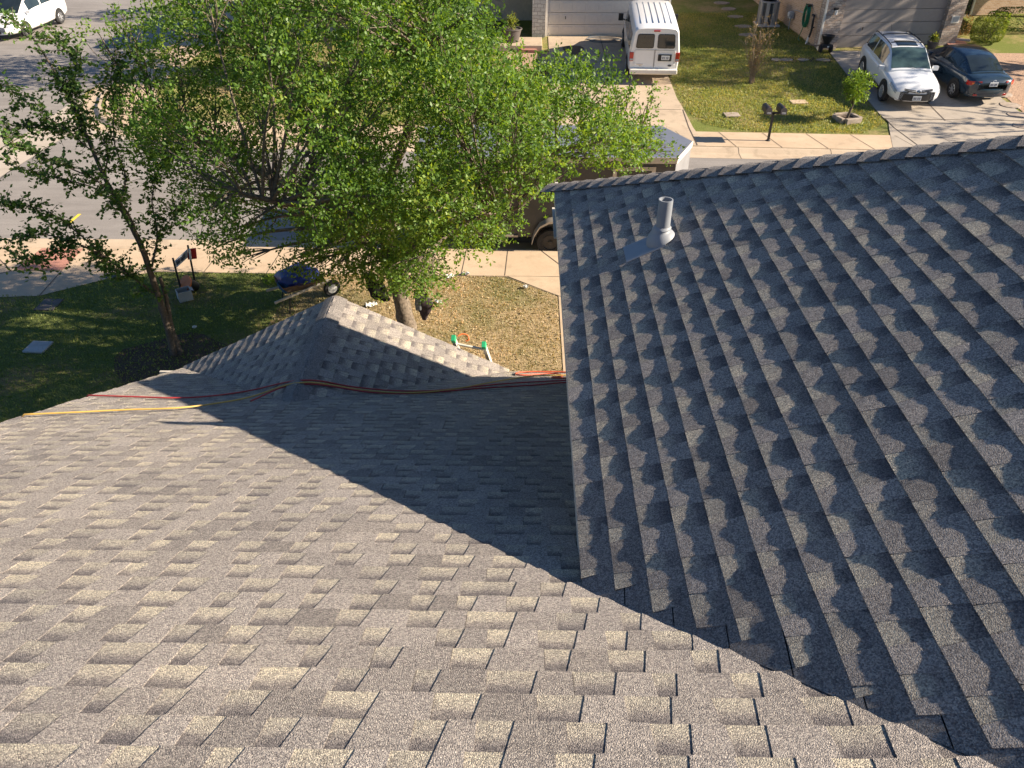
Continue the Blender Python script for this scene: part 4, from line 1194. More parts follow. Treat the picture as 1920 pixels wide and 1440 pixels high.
for c, sz in ((((dx0 + dx1) / 2, 2.06), (dx1 - dx0, .09)), ((dx0 + .045, 1.2), (.09, 1.63)), ((dx1 - .045, 1.2), (.09, 1.63)), (((dx0 + dx1) / 2, .42), (dx1 - dx0, .09))):
    m.box((c[0], ty0 - .018, c[1]), (sz[0], .03, sz[1]))
o = m.build('side_door', M['trailer_trim'], tr, world=True)
m = MB(); m.box((dx0 + .16 - o.location.x, ty0 - .04, 1.1), (.04, .04, .16));
k = m.build('handle', M['chrome'], o); k.location = -Vector(tr.location)
for wx in (.62, 1.50):
    w = wheel(tr, wx - tr.location.x, ty0 - .06 - tr.location.y, .34, .21, 1, M['steel_rim'], 0)
    w.rotation_euler = (0, 0, -math.pi / 2)
    m = MB()
    for q in range(10):
        an = 2 * math.pi * q / 10
        m.lathe([(.020, .106), (.020, .114)], (0, 0, 0), 8, axis='X')
        for i in range(len(m.v) - 16, len(m.v)): m.v[i] = (m.v[i][0], m.v[i][1] + .15 * math.cos(an), m.v[i][2] + .15 * math.sin(an))
m = MB(); rows = []
prof = [(-.46, .24), (-.40, .46), (-.27, .68), (-.05, .80), (.2, .83), (.68, .83), (.93, .80), (1.15, .68), (1.28, .46), (1.34, .24)]
for x, z in prof: rows.append([Vector((x + .62, ty0 - .24, z - .055)), Vector((x + .62, ty0 - .24, z)), Vector((x + .62, ty0 + .02, z + .015))])
m.grid(rows); m.build('mudguard', M['trailer_trim'], tr, smooth=60, world=True)
m = MB(); m.box((tx0 + .02, ty0 - .02, 1.62), (.10, .04, .06)); m.build('marker_lamp', M['amber_lens'], tr, world=True)
m = MB(); m.tube([(tnx - .1, tym, .36), (tnx + 1.1, tym, .36)], .045, 8); m.tube([(tnx + .8, tym, RZ + .02), (tnx + .8, tym, .55)], .035, 8); m.build('drawbar', M['black'], tr, world=True)
m = MB()
for x in (-1.4, -.2, 1.0): m.box((x, ty0 - .004, 1.25), (.02, .012, 1.8))
m.build('side_seam', M['black'], tr, world=True)
# ------------------------------------------------------------------ trees and plants
def leaf_object(name, P, Dv, S, tone, size, ratio, mat, parent, origin, fold=0.0):
    """one mesh of many small leaves: P base points, Dv directions, S sideways vectors"""
    n = len(P); L = size[:, None]
    P = P - np.array(origin)[None, :]
    v = np.empty((n, 4, 3), dtype=np.float32)
    up = np.cross(Dv, S)
    v[:, 0] = P; v[:, 1] = P + Dv * L * .5 + S * L * ratio * .5 + up * L * fold
    v[:, 2] = P + Dv * L; v[:, 3] = P + Dv * L * .5 - S * L * ratio * .5 + up * L * fold
    me = bpy.data.meshes.new(name)
    me.vertices.add(n * 4); me.vertices.foreach_set('co', v.reshape(-1))
    me.loops.add(n * 4); me.loops.foreach_set('vertex_index', np.arange(n * 4, dtype=np.int32))
    me.polygons.add(n); me.polygons.foreach_set('loop_start', np.arange(0, n * 4, 4, dtype=np.int32))
    me.update(calc_edges=True); me.validate()
    at = me.attributes.new('tone', 'FLOAT', 'POINT'); at.data.foreach_set('value', np.repeat(tone.astype(np.float32), 4))
    me.materials.append(mat)
    o = bpy.data.objects.new(name, me); COL.objects.link(o)
    if parent is not None: o.parent = parent
    else: o.location = origin
    return o

def unit(a): return a / np.maximum(1e-9, np.linalg.norm(a, axis=1))[:, None]

def leaf_cloud(rng, clumps, per, twig=8, up=.7, size=(.055, .09), droop=.0):
    """clumps: (centre, radius, squash, tone shift); leaves sit in small sprays, thinner towards the inside"""
    P = []; Dv = []; T = []; tips = []
    for c, r, sq, ts in clumps:
        nt = max(3, int(per * r * r / twig))
        d = unit(rng.normal(size=(nt, 3)))
        rad = r * (rng.random(nt) ** .36) * (1 + .22 * np.sin(d[:, 0] * 5 + c[0] * 3) * np.cos(d[:, 2] * 4 + c[1]))
        q = np.array(c) + d * rad[:, None] * np.array([1, 1, sq])
        tdir = unit(d * .9 + rng.normal(size=(nt, 3)) * .55 + np.array([0, 0, .25 - droop]))
        tips.append((c, q))
        tt = np.clip(rng.normal(.48 + ts, .14, nt), 0, 1)
        for k in range(twig):
            P.append(q + tdir * (k * .022) + rng.normal(size=(nt, 3)) * .022)
            Dv.append(unit(tdir * .5 + rng.normal(size=(nt, 3)) * .8 + np.array([0, 0, .1 - droop])))
            T.append(np.clip(tt + rng.normal(0, .13, nt), 0, 1))
    P = np.concatenate(P); Dv = np.concatenate(Dv); T = np.concatenate(T)
    nrm = unit(rng.normal(size=(len(P), 3)) * .75 + np.array([0, 0, up]))
    S = unit(np.cross(Dv, nrm))
    sz = rng.uniform(size[0], size[1], len(P))
    return P, Dv, S, T, sz, tips

def inside(poly, x, y):
    c = False; j = len(poly) - 1
    for i in range(len(poly)):
        xi, yi = poly[i]; xj, yj = poly[j]
        if (yi > y) != (yj > y) and x < (xj - xi) * (y - yi) / (yj - yi) + xi: c = not c
        j = i
    return c

def limb(m, pts, r0, r1, n=8, wob=.07, steps=5):
    p = curve_pts(pts, steps)
    m.tube(p, [r0 + (r1 - r0) * (i / (len(p) - 1)) for i in range(len(p))], n, wob=wob)
    return [(q, r0 + (r1 - r0) * (i / (len(p) - 1))) for i, q in enumerate(p)]

def branch_to(m, nodes, tgt, rnd, r_end=.008, sag=.15):
    """thin branch from the nearest limb node up to a target"""
    t = Vector(tgt)
    best = min(nodes, key=lambda q: (q[0] - t).length + (1.2 if q[0].z > t.z + .2 else 0) + (0.02 / max(.004, q[1])))
    a = best[0]; mid = a.lerp(t, .5) + Vector((rnd.uniform(-.12, .12), rnd.uniform(-.12, .12), sag * rnd.uniform(-.4, 1)))
    p = curve_pts([a, mid, t], 4)
    r0 = min(best[1] * .7, .010 + .016 * (t - a).length)
    m.tube(p, [r0 + (r_end - r0) * i / (len(p) - 1) for i in range(len(p))], 5)
    return [(q, r0 + (r_end - r0) * i / (len(p) - 1)) for i, q in enumerate(p)][2:]

# ---------------- the big oak in the front lawn
rng = np.random.default_rng(4); rnd = random.Random(4)
OB = Vector((-2.30, 13.05, 0.0))
oak = thing('oak_tree', 'large spreading oak in the front lawn with a dense light green crown', 'tree', OB)
m = MB(); nodes = []
trunk = [OB + V(0, 0, -.1), OB + V(-.03, .03, .5), OB + V(-.12, .1, 1.1), OB + V(-.22, .2, 1.75), OB + V(-.30, .3, 2.2)]
p = curve_pts(trunk, 5)
m.tube(p, [.215 - .07 * min(1, i / 10) + (.08 if i == 0 else 0) for i in range(len(p))], 14, wob=.05)
fork = OB + V(-.2, .18, 1.7); top = OB + V(-.30, .3, 2.2)
limbs = [
    [fork, OB + V(.35, .5, 2.3), OB + V(1.1, 1.0, 2.9), OB + V(2.1, 1.2, 3.4), OB + V(3.4, 1.2, 3.75), OB + V(4.6, 1.3, 4.0)],
    [fork, OB + V(.5, -.2, 2.5), OB + V(1.3, -.8, 3.1), OB + V(2.2, -1.2, 3.5)],
    [top, OB + V(-.2, .5, 3.2), OB + V(.2, .8, 4.2), OB + V(.5, 1.0, 5.3), OB + V(.6, 1.3, 6.2)],
    [top, OB + V(-1.0, .2, 2.9), OB + V(-2.2, .3, 3.4), OB + V(-3.4, .8, 3.8), OB + V(-4.6, 1.4, 4.1)],
    [top, OB + V(-.8, -.5, 2.9), OB + V(-1.5, -1.2, 3.5), OB + V(-2.1, -1.7, 3.9)],
    [top, OB + V(-.7, 1.0, 3.0), OB + V(-1.6, 1.4, 3.8), OB + V(-2.4, 1.9, 4.8), OB + V(-2.9, 2.3, 5.6)],
    [top, OB + V(.3, 1.5, 3.0), OB + V(1.2, 1.9, 3.9), OB + V(2.0, 2.4, 4.6)],
    [OB + V(-.24, .22, 1.8), OB + V(-1.1, .9, 2.0), OB + V(-2.0, 1.6, 2.05), OB + V(-2.8, 2.1, 1.95)],
]
for i, l in enumerate(limbs): nodes += limb(m, l, .125 if i < 7 else .085, .03, 9)
OUT = [(165, 55), (205, 15), (300, -60), (420, -120), (1030, -120), (1035, 0), (1000, 35), (955, 50), (940, 70), (945, 92), (1000, 112), (1085, 122), (1150, 150), (1228, 178), (1222, 205), (1150, 215), (1215, 240), (1262, 272), (1262, 300), (1150, 325), (1085, 330), (1010, 352), (985, 395), (960, 440), (900, 455), (845, 462), (800, 500), (838, 545), (805, 565), (760, 545), (700, 545), (640, 520), (600, 505), (545, 497), (470, 495), (410, 465), (350, 420), (300, 350), (285, 300), (215, 245), (240, 165), (200, 110)]
clumps = []; tries = 0
C0 = np.array([-2.5, 13.1, 4.15]); R0 = np.array([5.4, 3.15, 3.1])
while len(clumps) < 228 and tries < 40000:
    tries += 1
    d = unit(rng.normal(size=(1, 3)))[0] * (rng.random() ** .30)
    c = C0 + d * R0
    if c[2] < 1.75: continue
    px, py = project(c)
    r = rng.uniform(.34, .62)
    mg = r * 88
    if not inside(OUT, px, py): continue
    ok = sum(inside(OUT, px + mg * math.cos(a), py + mg * math.sin(a)) for a in np.linspace(0, 6.28, 9)[:-1])
    if ok < 6: continue
    if any(np.linalg.norm((c - q[0]) / np.array([1, 1, .8])) < .38 for q in clumps): continue
    if px < 440 and py < 230 and rng.random() < .62: continue
    if px < 520 and py > 330 and rng.random() < .4: continue
    # keep a few windows open to the street
    if (400 < px < 480 and 10 < py < 105) or (560 < px < 660 and 40 < py < 125) or (690 < px < 730 and 90 < py < 130): 
        if rng.random() < .93: continue
    clumps.append((c, r, .82, rng.normal(0, .14)))
# sprays reaching out of the outline
for px, py, y, r in ((1215, 190, 14.2, .26), (1165, 172, 14.4, .3), (1250, 285, 14.6, .22), (1215, 262, 14.9, .28), (1080, 140, 15.0, .34), (1040, 125, 15.2, .28), (810, 548, 12.5, .30), (775, 520, 12.5, .34), (835, 520, 12.6, .22), (1010, 345, 13.6, .26), (960, 420, 13.2, .28), (940, 445, 13.0, .2),
                     (185, 62, 14.0, .26), (230, 30, 14.6, .28), (250, 70, 14.4, .3), (240, 210, 13.0, .24), (400, 455, 12.3, .22), (450, 485, 12.2, .24), (560, 492, 12.3, .26), (650, 512, 12.2, .28), (705, 535, 12.2, .26), (300, 25, 15.4, .3), (420, 60, 15, .3),
                     (725, 525, 12.3, .24), (545, 488, 12.2, .24), (585, 500, 12.1, .26), (610, 515, 12.2, .2), (570, 472, 12.2, .3), (640, 495, 12.1, .28), (690, 505, 12.1, .28), (760, 500, 12.0, .3), (800, 520, 12.1, .26), (1185, 305, 14.4, .25), (1120, 300, 14.4, .3)):
    c = at_y(px, py, y); clumps.append((np.array(c), r, .8, rng.normal(.06, .08)))
P, Dv, S, T, sz, tips = leaf_cloud(rng, clumps, 2700, 8, up=.5, size=(.044, .082))
for c, q in tips:
    nn = branch_to(m, nodes, c, rnd)
    for k in rng.choice(len(q), min(5, len(q)), replace=False):
        branch_to(m, nn, q[k], rnd, .004, .03)
# bare grey twigs
for px, py, y in ((430, 290, 12.6), (470, 372, 12.0), (605, 130, 15.5), (480, 165, 15.0), (690, 300, 11.2)):
    a = at_y(px, py, y)
    for k in range(4):
        b = a + V(rnd.uniform(-.6, -.1), rnd.uniform(-.3, .2), rnd.uniform(-.25, .35)); m.tube(curve_pts([a, a.lerp(b, .5) + V(0, 0, .06), b], 3), .009, 5)
m.build('trunk', M['bark'], oak, smooth=60, world=True)
leaf_object('crown', P, Dv, S, T, sz, .56, M['leaf_oak'], oak, OB, .06)
print('oak leaves', len(P), 'clumps', len(clumps))

# ---------------- the small many-stemmed tree on the left
rng = np.random.default_rng(11); rnd = random.Random(11)
SB = Vector((-6.98, 12.72, 0.0))
small = thing('small_tree', 'slender multi-stemmed tree with long sparse shoots at the left of the lawn', 'tree', SB)
m = MB(); nodes = []
def A(px, py, y): return at_y(px, py, y)
stems = [
    ([SB, A(318, 625, 12.75), A(300, 565, 12.8), A(285, 520, 12.8), A(262, 455, 12.8), A(225, 385, 12.8), A(195, 330, 12.9), A(160, 250, 13.1), A(120, 165, 13.4), A(60, 70, 13.8), A(10, 28, 14.0)], .085, .008),
    ([SB + V(.12, .03, 0), A(322, 615, 12.8), A(312, 560, 12.9), A(300, 520, 12.9)], .06, .04),
    ([A(300, 560, 12.8), A(250, 520, 12.6), A(200, 485, 12.4), A(140, 455, 12.2), A(80, 440, 12.0), A(20, 450, 11.8)], .04, .006),
    ([A(200, 485, 12.4), A(150, 440, 12.2), A(95, 400, 12.1), A(40, 385, 12.0), A(0, 385, 12.0)], .022, .005),
    ([A(285, 500, 12.8), A(295, 440, 13.0), A(285, 380, 13.3), A(290, 330, 13.6), A(282, 270, 13.9)], .03, .006),
    ([A(262, 455, 12.8), A(240, 400, 12.5), A(190, 345, 12.2), A(130, 315, 12.0), A(70, 290, 11.9), A(5, 260, 11.8)], .028, .006),
    ([A(225, 385, 12.8), A(235, 330, 13.2), A(215, 270, 13.5), A(212, 200, 13.8), A(208, 140, 14.0)], .026, .006),
    ([A(195, 330, 12.9), A(200, 280, 13.2), A(160, 200, 13.5), A(125, 130, 13.8)], .02, .005),
    ([A(225, 385, 12.8), A(170, 350, 12.5), A(90, 330, 12.3), A(20, 310, 12.2)], .02, .005),
    ([A(160, 250, 13.1), A(100, 240, 13.0), A(50, 235, 12.9), A(0, 250, 12.8)], .016, .005),
    ([A(180, 290, 13.0), A(120, 240, 12.9), A(60, 200, 12.9), A(5, 160, 12.9)], .018, .005),
    ([A(120, 165, 13.4), A(145, 125, 13.6), A(120, 90, 13.8), A(95, 52, 14.0)], .014, .004),
    ([A(160, 250, 13.1), A(140, 195, 13.3), A(105, 145, 13.5)], .014, .004),
    ([A(290, 330, 13.6), A(320, 290, 13.7), A(345, 250, 13.8)], .014, .005),
    ([A(295, 440, 13.0), A(325, 405, 13.0), A(340, 375, 13.1)], .014, .005),
    ([A(212, 200, 13.8), A(225, 150, 14.0), A(220, 95, 14.2)], .012, .004),
    ([A(140, 455, 12.2), A(110, 470, 12.0), A(70, 492, 11.9), A(30, 478, 11.8)], .012, .004),
    ([A(250, 520, 12.6), A(205, 500, 12.6), A(175, 470, 12.6)], .014, .004),
]
LP = []; LD = []
for pts, r0, r1 in stems:
    nd = limb(m, pts, r0 * (.95 if r0 > .05 else .72), r1 * .8, 8, .05, 6); nodes += nd
    for i, (q, r) in enumerate(nd):
        if r > .03: continue
        # side shoots with leaves
        for k in range(3 if r > .010 else 4):
            d = Vector((rnd.gauss(0, 1), rnd.gauss(0, 1), rnd.gauss(.2, .8))).normalized()
            ln = rnd.uniform(.10, .38); e = q + d * ln
            if rnd.random() < .6: m.tube([q, q.lerp(e, .5) + V(0, 0, .02), e], [.005, .004, .003], 4)
            for t in np.linspace(.15, 1.05, int(4 + ln * 20)):
                LP.append(q.lerp(e, t) + Vector((rnd.gauss(0, .012), rnd.gauss(0, .012), rnd.gauss(0, .012))))
                s = Vector((rnd.gauss(0, 1), rnd.gauss(0, 1), rnd.gauss(-.2, .6)))
                LD.append((d * .4 + s).normalized())
m.build('trunk', M['bark_small'], small, smooth=60, world=True)
P = np.array(LP); Dv = np.array(LD)
S = unit(np.cross(Dv, unit(rng.normal(size=P.shape) * .7 + np.array([0, 0, .7]))))
T = np.clip(rng.normal(.5, .2, len(P)), 0, 1)
leaf_object('crown', P, Dv, S, T, rng.uniform(.055, .095, len(P)), .68, M['leaf_small'], small, SB, .06)
print('small leaves', len(P))

# ---------------- trees across the street
def street_tree(base, height, spread, nclump, seed, label, mat='leaf_far', size=(.085, .135), per=760, crown_lo=.32, lean=(0, 0), group=None, name='tree', shape=1.0):
    rng = np.random.default_rng(seed); rnd = random.Random(seed)
    b = Vector((base[0], base[1], terrain(base[0], base[1])))
    t = thing(name, label, 'tree', b, 0, group)
    m = MB(); nodes = []
    h1 = height * crown_lo
    nodes += limb(m, [b + V(0, 0, -.1), b + V(.05, .0, h1 * .5), b + V(lean[0] * .3, lean[1] * .3, h1), b + V(lean[0] * .7, lean[1] * .7, height * .7)], .05 + .022 * height, .03, 9)
    for k in range(6):
        a = 2 * math.pi * k / 6 + rnd.uniform(-.4, .4); q = b + V(lean[0] * .4, lean[1] * .4, h1 * rnd.uniform(.75, 1.1))
        nodes += limb(m, [q, q + V(math.cos(a) * spread * .35, math.sin(a) * spread * .35, height * .18), q + V(math.cos(a) * spread * .75, math.sin(a) * spread * .75, height * .33)], .03 + .008 * height, .015, 7)
    cl = []
    cc = np.array([b.x + lean[0], b.y + lean[1], b.z + height * (1 + crown_lo) / 2]); R = np.array([spread, spread, height * (1 - crown_lo) / 2])
    while len(cl) < nclump:
        d = unit(rng.normal(size=(1, 3)))[0] * rng.random() ** .35
        cl.append((cc + d * R, rng.uniform(.16, .30) * spread * shape, .8, rng.normal(0, .12)))
    P, Dv, S, T, sz, tips = leaf_cloud(rng, cl, per, 7, size=size)
    for c, q in tips:
        nn = branch_to(m, nodes, c, rnd, .01)
        for k in rng.choice(len(q), min(2, len(q)), replace=False): branch_to(m, nn, q[k], rnd, .005, .03)
    m.build('trunk', M['bark'], t, smooth=60, world=True)
    leaf_object('crown', P, Dv, S, T, sz, .6, M[mat], t, b, .05)
    return t
G = 'trees in the yards across the street'
street_tree((-11.6, 34.6), 7.6, 3.0, 46, 21, 'tall bushy tree across the street, nearest the side street corner', group=G, crown_lo=.22)
street_tree((-6.4, 32.4), 5.6, 2.3, 36, 22, 'forked green tree across the street behind the top of the oak', group=G, crown_lo=.3, lean=(.3, .8))
street_tree((-4.4, 34.6), 6.0, 2.3, 36, 23, 'yellow-green tree across the street in front of the porch of the cream garage house', group=G, crown_lo=.3)
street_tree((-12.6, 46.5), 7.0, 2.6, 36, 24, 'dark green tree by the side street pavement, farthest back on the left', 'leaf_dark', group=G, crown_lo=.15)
street_tree((-9.0, 39.5), 6.2, 2.6, 40, 25, 'broad tree far back between the side street and the cream garage house', group=G, crown_lo=.2)
street_tree((25.6, 41.6), 6.4, 2.1, 24, 26, 'leafy tree overhanging the window of the brick house at the right edge', group=G, crown_lo=.35)
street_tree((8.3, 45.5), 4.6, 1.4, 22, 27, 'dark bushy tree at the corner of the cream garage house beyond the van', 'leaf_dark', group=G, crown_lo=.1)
street_tree((27.5, 33.9), 11.5, 4.0, 84, 28, 'tall tree beyond the right edge that shades the driveway of the white SUV', group=G, crown_lo=.36, per=330, size=(.11, .17))
street_tree((26.8, 27.6), 8.6, 2.4, 20, 29, 'thin-leaved tree beyond the right edge that dapples the foot of the driveway', group=G, crown_lo=.40, per=170, size=(.10, .16))

# a nearly bare tree among them
b = gp(633, 150); b.z = terrain(b.x, b.y)
bare = thing('bare_tree', 'nearly leafless young tree with pale bare limbs across the street', 'tree', b)
rnd = random.Random(6); rng = np.random.default_rng(6); m = MB(); LP = []
def grow(p, d, r, ln, depth):
    q = p + d * ln
    m.tube(curve_pts([p, p.lerp(q, .5) + V(rnd.gauss(0, .03), rnd.gauss(0, .03), rnd.gauss(0, .03)), q], 3), [r + (r * .7 - r) * i / 6 for i in range(7)], 6 if r > .015 else 4)
    if depth == 0: LP.append(q); return
    for k in range(3 if depth > 1 else 2):
        e = (d + V(rnd.gauss(0, .42), rnd.gauss(0, .42), rnd.gauss(.08, .25))).normalized()
        grow(q, e, r * .66, ln * rnd.uniform(.62, .9), depth - 1)
grow(b, V(-.12, .0, 1).normalized(), .075, .9, 5)
m.build('trunk', M['twig_dry'], bare, smooth=60, world=True)
LP = np.array([list(q) for q in LP]); LP = np.repeat(LP, 3, axis=0) + rng.normal(size=(len(LP) * 3, 3)) * .08
Dv = unit(rng.normal(size=LP.shape)); S = unit(np.cross(Dv, rng.normal(size=LP.shape)))
leaf_object('crown', LP, Dv, S, np.clip(rng.normal(.5, .2, len(LP)), 0, 1), rng.uniform(.05, .09, len(LP)), .5, M['leaf_dry'], bare, b)

# leafless brown shrub on the right-hand lawn
b = gp(1408, 156)
sh_ = thing('bare_shrub', 'leafless tan shrub with upright twigs on the lawn left of the white SUV', 'shrub', b)
rnd = random.Random(9); m = MB(); LP = []
for k in range(34):
    a = rnd.uniform(0, 6.28); s = rnd.uniform(.05, .5); h = rnd.uniform(1.1, 2.3)
    q0 = b + V(rnd.gauss(0, .06), rnd.gauss(0, .06), 0); q1 = b + V(math.cos(a) * s * .5, math.sin(a) * s * .5, h * .5); q2 = b + V(math.cos(a) * s * 1.3, math.sin(a) * s * 1.3, h)
    c = curve_pts([q0, q1, q2], 4); m.tube(c, [.014 - .010 * i / (len(c) - 1) for i in range(len(c))], 5)
    for j in range(7):
        t = c[rnd.randint(3, len(c) - 1)]; e = t + V(rnd.gauss(0, .12), rnd.gauss(0, .12), rnd.uniform(.08, .32)); m.tube([t, e], [.005, .003], 4); LP.append(e); LP.append(t.lerp(e, .6))
m.build('stems', M['twig_dry'], sh_, world=True)
LP = np.array([list(q) for q in LP]); LP = np.repeat(LP, 2, axis=0) + np.random.default_rng(1).normal(size=(len(LP) * 2, 3)) * .03
rng = np.random.default_rng(10); Dv = unit(rng.normal(size=LP.shape)); S = unit(np.cross(Dv, rng.normal(size=LP.shape)))
leaf_object('leaves', LP, Dv, S, np.clip(rng.normal(.6, .2, len(LP)), 0, 1), rng.uniform(.04, .07, len(LP)), .6, M['leaf_dry'], sh_, b)

# small citrus tree in a block ring
b = gp(1588, 222, .05)
cit = thing('citrus_tree', 'small bright green tree in a square planter of blocks by the sidewalk', 'tree', b)
rng = np.random.default_rng(14); rnd = random.Random(14); m = MB(); nodes = []
nodes += limb(m, [b, b + V(.08, .02, .4), b + V(.12, .0, .7), b + V(.10, 0, 1.0)], .05, .03, 8)
for dx, dy, dz in ((-.4, .1, 1.1), (.3, -.1, 1.1), (0, .3, 1.2), (.1, -.3, 1.0), (.45, .1, .9)): nodes += limb(m, [b + V(.1, 0, .45), b + V(dx * .5, dy * .5, .45 + (dz - .45) * .6), b + V(dx, dy, dz)], .025, .01, 6)
cl = []
for k in range(34):
    d = unit(rng.normal(size=(1, 3)))[0] * rng.random() ** .4
    cl.append((np.array([b.x + .05, b.y, b.z + 1.12]) + d * np.array([.44, .42, .44]), rng.uniform(.15, .23), .9, rng.normal(.05, .12)))
P, Dv, S, T, sz, tips = leaf_cloud(rng, cl, 2600, 6, size=(.06, .10), droop=.3)
for c, q in tips: branch_to(m, nodes, c, rnd, .006, .03)
m.build('trunk', M['bark_small'], cit, smooth=60, world=True)
leaf_object('crown', P, Dv, S, T, sz, .5, M['leaf_bright'], cit, b, .05)
pl = thing('planter', 'square ring of weathered blocks round the small bright tree', 'planter', (b.x, b.y, terrain(b.x, b.y)), .28)
for k in range(4):
    mm = MB(); a = k * math.pi / 2
    mm.box((math.cos(a) * .36, math.sin(a) * .36, .05), (.14, .58, .20) if k % 2 == 0 else (.58, .14, .20), 0)
    mm.build('block', M['stone_step'], pl, bevel=.015)
mm = MB(); mm.box((0, 0, .03), (.58, .58, .08)); mm.build('soil', M['mulch'], pl)

def hedge(name, label, c, size, seed, mat='leaf_dark', n=2600, group=None, leaf=(.04, .07), rz=0.0, cat='hedge'):
    rng = np.random.default_rng(seed); b = Vector((c[0], c[1], terrain(c[0], c[1])))
    o = thing(name, label, cat, b, 0, group)
    P = rng.uniform(-1, 1, size=(n, 3)); k = rng.integers(0, 3, n)
    sgn = np.sign(rng.normal(size=n)); shell = rng.random(n) < .85
    P[np.arange(n)[shell], k[shell]] = sgn[shell] * (1 - .12 * rng.random(shell.sum()))
    l4 = (np.abs(P) ** 4).sum(1) ** .25
    P = P / np.maximum(1, l4)[:, None]
    P *= (1 + .05 * np.sin(P[:, :1] * 7 + seed) * np.cos(P[:, 1:2] * 6))
    X = P * np.array(size) / 2 + np.array([b.x, b.y, b.z + size[2] / 2 + .05])
    Dv = unit(P + rng.normal(size=P.shape) * .7); S = unit(np.cross(Dv, rng.normal(size=P.shape) + np.array([0, 0, .6])))
    leaf_object('foliage', X, Dv, S, np.clip(rng.normal(.5, .2, n), 0, 1), rng.uniform(leaf[0], leaf[1], n), .6, M[mat], o, b, .05)
    rnd = random.Random(seed); m = MB()
    for q in range(14):
        a = rnd.uniform(0, 6.28); m.tube([b + V(rnd.gauss(0, .05) * size[0], rnd.gauss(0, .05) * size[1], 0), b + V(math.cos(a) * size[0] * .34, math.sin(a) * size[1] * .34, size[2] * .8)], [.012, .005], 5)
    m.build('stems', M['bark_small'], o, world=True)
    return o
# ------------------------------------------------------------------ houses across the street
def T_(x, y): return terrain(x, y)
# house with the cream garage door
wy = 38.1; gz = T_(3.4, wy)
h1 = thing('house', 'house with a cream garage door and pale stone pillars behind the white van', 'house', (3.4, 42.0, T_(3.4, 42.0)))
m = MB()
for x0, x1 in ((.28, .80), (5.72, 6.22)):
    pass
m.box((3.3, wy + 5.3, gz + 1.6), (5.6, 9.6, 4.6)); m.box((-5.5, wy + 6.6, gz + 1.6), (12.2, 8.0, 4.6)); m.build('wall', M['siding'], h1, world=True)
for xc, w in ((.50, .58), (6.02, .56)):
    mm = MB(); mm.box((xc, wy + .22, gz + 1.15), (w, .66, 3.0)); mm.build('pillar', M['stone'], h1, world=True)
mm = MB(); mm.box((3.27, wy + .20, gz + 3.1), (5.0, .6, .9)); mm.build('lintel', M['stone'], h1, world=True)
mm = MB()
for k in range(5): mm.box((3.26, wy + .17, gz + .235 + k * .50), (4.72, .05, .485))
for k in range(5):
    for j in range(8): mm.box((3.26 - 2.06 + j * .59, wy + .14, gz + .235 + k * .50), (.46, .012, .33))
dgar = mm.build('garage_door', M['garage_white'], h1, world=True, bevel=.008)
mm = MB(); mm.box((1.72, wy + .12, gz + .78), (.03, .03, .12)); mm.build('handle', M['black'], dgar).location = -Vector(h1.location)
mm = MB(); mm.box((.86, wy + .10, gz + 1.3), (.11, .12, 2.7)); mm.build('door_trim', M['trim_white'], h1, world=True)
mm = MB(); mm.box((5.68, wy + .10, gz + 1.3), (.11, .12, 2.7)); mm.build('door_trim', M['trim_white'], h1, world=True)
mm = MB(); mm.box((6.35, wy + .02, gz + 1.3), (.10, .14, 2.8)); mm.build('corner_trim', M['trim_white'], h1, world=True)
mm = MB(); mm.box((-.45, 36.85, T_(0, 36.8) + .02), (2.2, 1.75, .30)); mm.build('porch_step', M['drive'], h1, world=True, bevel=.02)
def roof_block(par, x0, x1, y0, y1, z, rise, mat='cap'):
    mm = MB(); o = .45; ym = (y0 + y1) / 2; r = min((x1 - x0), (y1 - y0)) / 2
    A_ = [(x0 - o, y0 - o, z), (x1 + o, y0 - o, z), (x1 + o, y1 + o, z), (x0 - o, y1 + o, z)]
    R_ = [(x0 + r, ym, z + rise), (x1 - r, ym, z + rise)]
    mm.add(A_ + R_ + [(p[0], p[1], z - .18) for p in A_], [(0, 1, 5, 4), (1, 2, 5), (2, 3, 4, 5), (3, 0, 4), (6, 7, 1, 0), (7, 8, 2, 1), (8, 9, 3, 2), (9, 6, 0, 3), (9, 8, 7, 6)])
    return mm.build('roof', M[mat], par, world=True)
roof_block(h1, -11.5, 6.3, wy + .8, wy + 11, gz + 3.95, 2.3)
# brick house on the right
by = 36.3; bz = T_(16, by)
h2 = thing('brick_house', 'tan brick house with a taupe garage door behind the parked cars', 'house', (13.05, 36.3, T_(16, 36.3)))
gx0, gx1 = 13.86, 18.62
mm = MB(); mm.box((13.20, by + 6.3, bz + 1.9), (.30, 11.6, 5.2)); 
sw = mm.build('side_wall', M['brick'], h2, world=True)
mm = MB(); mm.box((16.3, by + 5.3, bz + 1.9), (5.9, 9.4, 5.2)); mm.build('wall', M['brick'], h2, world=True)
mm = MB(); mm.box((13.46, by + .26, bz + 1.35), (.78, .66, 3.2)); mm.build('pillar', M['brown_stone'], h2, world=True)
mm = MB(); mm.box((19.02, by + .26, bz + 1.35), (.78, .66, 3.2)); mm.build('pillar', M['brown_stone'], h2, world=True)
mm = MB(); mm.box((16.24, by + .26, bz + 3.3), (4.85, .6, 1.0)); mm.build('lintel', M['brown_stone'], h2, world=True)
mm = MB(); mm.box((13.02, by - .06, bz + 1.35), (.06, .10, 3.2)); mm.build('downpipe', M['trim_white'], h2, world=True)
mm = MB()
for k in range(5): mm.box((16.24, by + .20, bz + .24 + k * .52), (4.80, .05, .505))
dg = mm.build('garage_door', M['garage_grey'], h2, world=True, bevel=.008)
mm = MB(); mm.box((15.0, by + .15, bz + .8), (.03, .03, .13)); mm.build('handle', M['black'], dg).location = -Vector(h2.location)
